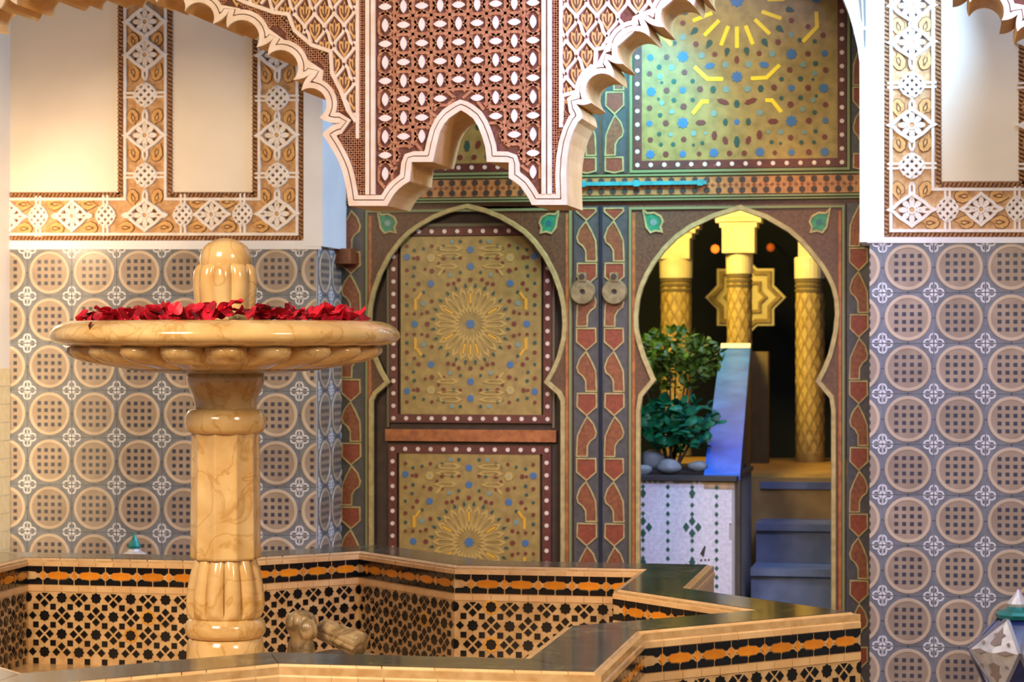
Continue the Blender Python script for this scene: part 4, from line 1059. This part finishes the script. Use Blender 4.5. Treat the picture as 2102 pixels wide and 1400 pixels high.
# ------------------------------------------------------------------ the court beyond the open leaf
YB0, YB1, YFAR = YD+.35, 13.0, 15.2
zup = .835
bk = struct('wall_back', 'dark walls of the court beyond the open door')
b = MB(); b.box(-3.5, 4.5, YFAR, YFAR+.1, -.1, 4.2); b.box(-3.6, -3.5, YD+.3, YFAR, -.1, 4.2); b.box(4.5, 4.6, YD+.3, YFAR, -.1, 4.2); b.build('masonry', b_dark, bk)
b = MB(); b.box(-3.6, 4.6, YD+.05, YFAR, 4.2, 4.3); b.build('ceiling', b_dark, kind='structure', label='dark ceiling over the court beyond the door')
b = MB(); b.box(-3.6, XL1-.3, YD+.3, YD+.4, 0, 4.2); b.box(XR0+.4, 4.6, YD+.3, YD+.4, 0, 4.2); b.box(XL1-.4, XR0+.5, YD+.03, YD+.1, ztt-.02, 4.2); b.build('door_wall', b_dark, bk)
b = MB(); b.box(-3.6, 4.6, YD-.1, 10.15, -.1, .0); b.box(-3.5, 4.5, 10.15, 12.3, -.2, -.05); b.build('floor', M('blue grey stone step', 0x6A7484), kind='structure', label='lower stone floor behind the open door')
b = MB(); b.box(atx(1300, 11.2), 4.4, 11.2, 13.1, .0, zup); b.build('floor', b_floor, kind='structure', label='raised ochre stone floor at the top of the steps')
# steps
st = thing('staircase', 'blue grey stone steps climbing behind the open door', 'stairs', (atx(1640, 10.1), 10.1, 0))
xs0, xs1 = atx(1533, 10.4), atx(1900, 10.4)
for k, z in enumerate((.09, .27, .45, .635, .815)):
    y0 = 10.05+.29*k; b = MB(); b.box(xs0, xs1, y0, 11.25, 0 if k == 0 else (.09, .27, .45, .635)[k-1]-.002, z-.035); b.box(xs0, xs1, y0-.03, 11.25, z-.034, z)
    b.build('step', M('blue grey stone step', 0x6A7484), st)
# planter
YP = 10.2
xp0, xp1, ztp = atx(1240, YP), atx(1508, YP), at(1400, 986, YP)[1]
pl = thing('mosaic_planter', 'white and green mosaic planter with a dark coping seen through the open door', 'planter', (xp1-.2, YP, 0))
fp = wallF(YP)
b = MB(); b.box(xp0, xp1, YP+.004, 11.1, 0, ztp); b.build('planter_body', M('pale grout', 0x9C9890, .8), pl)
b = MB(); b.prism(fp, [(xp1-.15, ztp-.001), (xp1-.145, ztp-.03), (xp1-.05, ztp-.037), (xp1-.004, ztp-.036), (xp1-.004, ztp-.001)], -.004, -.0005); b.build('bare_mortar', b_tan, pl)
b = MB()
nx_, nz_ = int((xp1-xp0)/.0125), int(ztp/.0125)
bare = lambda x, z: (z > ztp-.035 and x > xp1-.14) or (z > ztp-.012 and random.random() < .6) or (x > xp1-.010-.007*(math.sin(z*31)+math.sin(z*13)))
marks = {}
for i in range(nx_):
    for j in range(nz_):
        x, z = xp0+(i+.5)*.0125, (j+.5)*.0125
        if not bare(x, z): b.prism(fp, rect(x-.0061, x+.0061, z-.0061, z+.0061), -.004, .0015)
b.build('white_mosaic', b_white, pl, kind='stuff')
b = MB()
zt_ = at(1400, 1000, YP)[1]
for px in (1320, 1371, 1421, 1471):
    x = atx(px, YP); z = zt_
    while z > .05: b.prism(fp, [(x-.010, z), (x, z-.013), (x+.010, z), (x, z+.013)], .0, .0028); z -= .040
b.build('green_diamond_line', b_grn, pl, kind='stuff')
for px in (1320, 1421):
    for py in (1082, 1000, 1166):
        x, z = at(px, py, YP)
        for du, dv in ((.027, 0), (-.027, 0), (0, .027), (0, -.027)):
            if py == 1000 and dv > 0 or z+dv > ztp-.02: continue
            if py == 1000 and du: continue
            b = MB(); b.prism(fp, [(x+du-.015, z+dv), (x+du, z+dv-.022), (x+du+.015, z+dv), (x+du, z+dv+.022)], 0, .0034); b.build('green_diamond', b_grn, pl)
b = MB()
for q in ([(1437, 1137), (1446, 1120), (1449, 1122), (1446, 1138), (1444, 1144), (1440, 1139)], [(1437, 1149), (1441, 1147), (1442, 1151), (1438, 1153)], [(1446, 1147), (1450, 1148), (1449, 1152), (1446, 1151)], [(1453, 1148), (1457, 1147), (1457, 1151), (1454, 1152)]):
    b.prism(fp, [at(px, py, YP) for px, py in q], 0, .0032)
b.build('dark_chip', b_slab, pl)
b = MB(); b.box(xp0, xp1+.01, YP-.025, 11.1, ztp, ztp+.018); b.build('coping', b_slab, pl)
b = MB(); b.box(xp0, xp1-.02, YP+.12, 11.05, ztp+.018, ztp+.03); b.build('soil', soil, pl)
def blob(name, label, px, py, Y, rx, rz, m, seed):
    r = random.Random(seed); x, z = at(px, py, Y); bm = bmesh.new(); bmesh.ops.create_icosphere(bm, subdivisions=3, radius=1)
    for v in bm.verts:
        n = v.co.normalized(); k = 1+.10*math.sin(3*n.x+seed)+.08*math.sin(5*n.y+2*seed)+.06*math.cos(4*n.z+seed)
        v.co = Vector((n.x*rx*k, n.y*rx*.8*k, n.z*rz*k))
    me = bpy.data.meshes.new(name); bm.to_mesh(me); bm.free(); me.materials.append(m); me.polygons.foreach_set('use_smooth', [True]*len(me.polygons))
    return inst(me, name, None, (x, Y, z), label=label, category='stone', group='stones on the planter')
zst = ztp+.018
for nm, px, Y, rx, rz, sd in (('big grey stone lying behind the row of stones on the planter', 1341, 10.62, .060, .045, 3), ('pale stone at the left end of the planter coping', 1318, 10.32, .042, .026, 5), ('teal tinted flat stone in the middle of the planter coping', 1374, 10.34, .062, .030, 8), ('grey stone beside the blue lit slab on the planter', 1431, 10.38, .045, .028, 12)):
    o = blob('river_stone', nm, px, 970, Y, rx, rz, b_stone, sd); o.location.z = (ztp+.03 if Y > 10.33 else zst)+rz*.80
# plants
def leaf_mesh(L_, W_, m, nm):
    b = MB(); pts = [(0, 0), (.5, .28), (.42, .62), (0, 1), (-.42, .62), (-.5, .28)]
    v0 = len(b.v); b.v += [(x*W_, y*L_, .12*L_*(y*(1-y))*4-.25*abs(x)*W_) for x, y in pts]+[(0, .45*L_, .14*L_)]
    for i in range(6): b.f.append((v0+i, v0+(i+1) % 6, v0+6)); b.m.append(0)
    return b
def plant(name, label, px, py, Y, n, m, rx, rz, L_, W_, seed, single):
    r = random.Random(seed); x, z = at(px, py, Y); o = thing(name, label, 'plant', (x, Y, ztp+.03))
    sm = MB()
    for k in range(7):
        a = r.uniform(0, 6.28); tip = Vector((x+math.cos(a)*rx*.6, Y+math.sin(a)*rx*.5, z+r.uniform(-.3, .7)*rz)); base = Vector((x+.01*math.cos(a), Y+.01*math.sin(a), ztp+.03))
        e = Vector((.006, 0, 0)); g_ = Vector((0, .006, 0)); sm.face([base-e, base+e, tip+e*.5, tip-e*.5]); sm.face([base-g_, base+g_, tip+g_*.5, tip-g_*.5])
    sm.build('stem', stem, o)
    me = leaf_mesh(L_, W_, m, 'leaf').mesh('leaf', [m], smooth=True); mass = MB(); lm = leaf_mesh(L_, W_, m, 'leaf')
    for i in range(n):
        a, t, q = r.uniform(0, 6.28), r.uniform(-1, 1), r.random()**.4
        p = Vector((x+rx*q*math.cos(a)*math.sqrt(1-t*t), Y+rx*.8*q*math.sin(a)*math.sqrt(1-t*t), z+rz*q*t))
        eu = (r.uniform(-.2, 1.3), r.uniform(-.6, .6), r.uniform(0, 6.28)); s_ = r.uniform(.6, 1.15)
        if i < single: inst(me, 'leaf', o, p, eu, (s_,)*3)
        else:
            R = Matrix.Rotation(eu[2], 3, 'Z') @ Matrix.Rotation(eu[1], 3, 'Y') @ Matrix.Rotation(eu[0], 3, 'X'); v0 = len(mass.v)
            mass.v += [tuple(R @ (Vector(v)*s_)+p) for v in lm.v]; mass.f += [tuple(v0+k for k in f) for f in lm.f]; mass.m += lm.m
    if mass.f: mass.build('foliage', m, o, kind='stuff')
    return o
plant('leafy_shrub', 'yellow green small leaved shrub above the planter beyond the door', 1376, 742, 10.75, 560, lf1, .25, .15, .055, .032, 4, 60)
plant('broad_leaf_plant', 'deep green broad leaved plant low in the planter beyond the door', 1385, 873, 10.62, 240, lf2, .21, .13, .07, .05, 9, 180)
# sloping slab on its parapet, blue sky light put into its colour
ya, yb = 10.30, 12.45
A0, A1 = at(1445, 972, ya), at(1519, 972, ya); B0, B1 = at(1480, 706, yb), at(1541, 706, yb)
sl = thing('sloping_slab', 'pale slab painted with blue light sloping up over a parapet beside the steps', 'slab', (A0[0], ya, A0[1]))
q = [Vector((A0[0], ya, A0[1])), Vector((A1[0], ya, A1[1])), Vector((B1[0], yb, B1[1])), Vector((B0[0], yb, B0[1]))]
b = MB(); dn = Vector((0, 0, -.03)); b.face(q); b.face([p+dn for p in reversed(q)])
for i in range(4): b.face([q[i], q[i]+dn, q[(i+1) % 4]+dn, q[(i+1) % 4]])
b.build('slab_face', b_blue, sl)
b = MB(); e = (q[3]-q[0])*.045; b.face([q[3]-e+Vector((0, 0, .004)), q[2]-e+Vector((0, 0, .004)), q[2]+Vector((0, 0, .004)), q[3]+Vector((0, 0, .004))]); b.face([q[3]+Vector((0, 0, .004)), q[2]+Vector((0, 0, .004)), q[2]+dn, q[3]+dn]); b.build('slab_top_edge', b_wht2, sl)
b = MB(); lo = [Vector((p.x, p.y, .0)) for p in q]; up_ = [p+dn*1.02 for p in q]
b.face(up_)
for i in range(4): j = (i+1) % 4; b.face([up_[i], lo[i], lo[j], up_[j]])
b.build('parapet', b_olv, sl)
y3 = 12.47; b = MB(); b.box(atx(1500, y3), atx(1576, y3), y3, y3+.12, 0, at(1540, 722, y3)[1]); o = b.build('newel_block', b_olv, None, O=(atx(1540, y3), y3, 0), label='olive plaster pier at the head of the steps', category='pier')
# columns lit by yellow lamps
def court_column(label, px, hw, Y, ys, seed, wide=1.0):
    x = atx(px, Y); k = (Y*1.01)/F; z = lambda y: at(px, y, Y)[1]
    o = thing('court_column', label, 'column', (x, Y, zup), 'tiled columns of the court beyond')
    r = hw*k; yt, yc, yk, yb_ = ys                         # capital top, cap cylinder top, tile top, base
    b = MB(); b.lathe((x, Y), [(r*1.02, zup), (r*1.02, zup+.05), (r, zup+.06), (r, z(yk))], 24); b.build('tiled_shaft', b_tile, o, smooth=False)
    b = MB(); zz0 = zup+.08; row = 0
    while zz0 < z(yk)-.06:
        for i in range(10):
            a = 2*PI*(i+(row % 2)*.5)/10; c = (x+r*1.012*math.cos(a), Y+r*1.012*math.sin(a))
            t = Vector((-math.sin(a), math.cos(a), 0)); n = Vector((math.cos(a), math.sin(a), 0)); c = Vector((c[0], c[1], zz0)); u = Vector((0, 0, 1))
            b.face([c-t*.016, c-u*.040, c+t*.016, c+u*.040])
        zz0 += .052; row += 1
    b.build('diamond_tiles', M('pale diamond tile', 0xC9AC62, .4, 0xB2944E, 30), o, kind='stuff')
    b = MB()
    for i in range(3): b.lathe((x, Y), [(r*1.06, z(yk+10*i+8)), (r*1.06, z(yk+10*i+2))], 24)
    b.build('tile_band', b_olv, o)
    b = MB(); b.lathe((x, Y), [(r*1.08, z(yk)), (r*1.10, z(yc+3)), (r*1.02, z(yc))], 24); b.build('cap_collar', b_col, o, smooth=False)
    w_ = r*.98*wide
    b = MB(); b.box(x-w_, x+w_, Y-w_, Y+w_, z(yc), z(yt)); b.build('capital_block', b_col, o)
    for i, (e_, y0, y1) in enumerate(((1.15, yt+28, yt+16), (1.4, yt+18, yt+8), (1.65, yt+9, yt-90))):
        b = MB(); b.box(x-w_*e_, x+w_*e_, Y-w_*1.02, Y+w_*1.02, z(y0), z(y1)); b.build('corbel_step', b_col, o)
    return o
court_column('yellow lit column left of the open arch, behind the shrub', 1388, 31, 13.3, (462, 532, 571, 0), 1)
court_column('middle yellow lit column with stepped capital above the blue lit slab', 1518, 25, 12.75, (440, 520, 562, 0), 2, 1.33)
court_column('yellow lit column right in the open arch, shaft running down to the floor', 1663, 29, 12.7, (400, 528, 572, 0), 3, .8)
# star plaque
xq, zq = at(1530, 610, 14.0); rq = 82*14.1/F
sp = thing('star_plaque', 'yellow lit eight pointed star plaque behind the middle column', 'plaque', (xq, 14.0, zq))
fq = Fr((xq, 14.0, zq), (1, 0, 0), (0, 0, 1), (0, -1, 0))
star8 = lambda k: [(k*rq*(1 if i % 2 == 0 else .765)*math.cos(i*PI/8), k*rq*(1 if i % 2 == 0 else .765)*math.sin(i*PI/8)) for i in range(16)]
b = MB(); b.prism(fq, star8(1), -.06, 0, 0, back=True); b.build('star_board', b_col, sp)
b = MB(); b.ribbon(fq, star8(.84), .02, 0, .02, 0, True); b.ribbon(fq, star8(.5), .016, 0, .02, 0, True); b.build('star_ridge', b_tile, sp)
b = MB(); b.box(xq-.02, xq+.02, 14.06, YFAR, zq-.02, zq+.02); b.build('wall_bracket', b_dark, sp)
for px, py, pw, lb_ in ((1468, 511, 2.2, 'small glowing orange lamp between the columns'), (1582, 508, .12, 'dim red lamp right of the middle column')):
    x, z = at(px, py, 14.6); b = MB(); b.lathe((x, 14.6), [(.001, z-.028), (.02, z-.02), (.028, z), (.02, z+.02), (.001, z+.028)], 16)
    lo_ = thing('glowing_lamp', lb_, 'lamp', (x, 14.6, z)); b.build('lamp_globe', emit('lamp glow %g' % pw, 0xFF7A22, pw), lo_, smooth=True)
    b = MB(); b.box(x-.004, x+.004, 14.596, YFAR, z+.028, z+.036); b.build('lamp_arm', b_dark, lo_)

# ------------------------------------------------------------------ star lanterns on the patio floor
def lantern(label, px, Y, body_y, turn_, R, mc=None, mk=None):
    x, zc_ = at(px, body_y, Y); o = thing('star_lantern', label, 'lantern', (x, Y, 0), 'star lanterns'); c = Vector((x, Y, zc_)); n_ = 5
    def pt(a, r, z): return c+Vector((r*R*math.cos(a), r*R*math.sin(a), z*R))
    glass, fr_ = MB(), MB()
    def edge(p, q):
        d = (q-p).normalized(); m_ = ((p+q)/2-c).normalized(); u = d.cross(m_).normalized()*.006
        fr_.face([p-u+m_*.006, q-u+m_*.006, q+u+m_*.006, p+u+m_*.006]); fr_.face([p-u+m_*.006, p-u, q-u, q-u+m_*.006]); fr_.face([p+u+m_*.006, q+u+m_*.006, q+u, p+u])
    for i in range(n_):
        a = turn_+2*PI*i/n_; d_ = PI/n_; T_, Sl, Bt, Sr = pt(a, .24, .44), pt(a-d_, .66, .04), pt(a, .40, -.56), pt(a+d_, .66, .04)
        T2, B2 = pt(a+2*d_, .24, .44), pt(a+2*d_, .40, -.56)
        glass.face([T_, Sr, T2]); glass.face([Sr, Bt, B2]); M1 = pt(a, .60, .03)
        plate, cut = MB(), MB()
        for q in ([T_, Sl, M1], [T_, M1, Sr], [M1, Sl, Bt], [M1, Bt, Sr]): plate.face(q)
        ctr = M1; v = (T_-Bt).normalized(); u = Vector((-math.sin(a), math.cos(a), 0)); n = u.cross(v).normalized()
        for (mid, up_) in ((M1.lerp(T_, .42), T_-M1), (M1.lerp(Bt, .42), Bt-M1)):
            vv = up_.normalized(); nn = u.cross(vv).normalized()
            if nn.dot(mid-c) < 0: nn = -nn
            f2 = Fr(mid, u, vv, nn); k = R*.10
            cut.prism(f2, [(k*x_, k*y_) for x_, y_ in ((0, 1.7), (.35, .8), (.9, .6), (.5, .1), (.8, -.9), (.0, -1.3), (-.8, -.9), (-.5, .1), (-.9, .6), (-.35, .8))], .001, .003)
            for du in (-1.9, 1.9): cut.disc(f2, (k*du, -k*.8), k*.24, .001, .003, 8)
        for s_ in (Sl, Sr):
            mid = M1.lerp(s_, .5); w_ = (s_-M1).normalized(); nn = v.cross(w_).normalized()
            if nn.dot(mid-c) < 0: nn = -nn
            f2 = Fr(mid+nn*.002, w_, v, nn); cut.prism(f2, [(-R*.13, 0), (0, R*.03), (R*.13, 0), (0, -R*.03)], .001, .003)
        po = plate.build('pierced_plate', lnt_w, o); cut.build('cut_out', lnt_d, po, kind='stuff')
        for p, q in ((T_, Sl), (T_, Sr), (Sl, Bt), (Sr, Bt), (T_, T2), (Bt, B2)): edge(p, q)
    glass.build('blue_glass', lnt_b, o, kind='stuff'); fr_.build('lead_edge', M('dull silver edge', 0x8E90A0, .35, metal=.5), o, kind='stuff')
    zn = zc_+.44*R
    b = MB(); b.lathe((x, Y), [(R*.27, zn-.004), (R*.30, zn+.012), (R*.26, zn+.022), (R*.16, zn+.030), (R*.13, zn+.040)], 10); b.build('teal_collar' if mc is None else 'pale_collar', mc or lnt_t, o)
    b = MB(); b.lathe((x, Y), [(R*.13, zn+.040), (R*.15, zn+.052), (R*.08, zn+.075), (R*.03, zn+.095), (.003, zn+.105)], 14); b.build('cone_cap', mk or lnt_w, o)
    b = MB(); b.lathe((x, Y), [(R*.42, 0), (R*.42, .012), (R*.14, .03), (R*.12, zc_-.60*R), (R*.40, zc_-.555*R)], 12); b.build('foot', lnt_w, o)
    return o
lantern('silver and blue glass star lantern by the right tiled wall', 2090, 8.85, 1336, -PI/2-.62, .29)
lantern('lantern behind the basin at the left wall, only its pale cap showing', 276, 8.92, 1186, -PI/2+.3, .18, lnt_w, lnt_t)
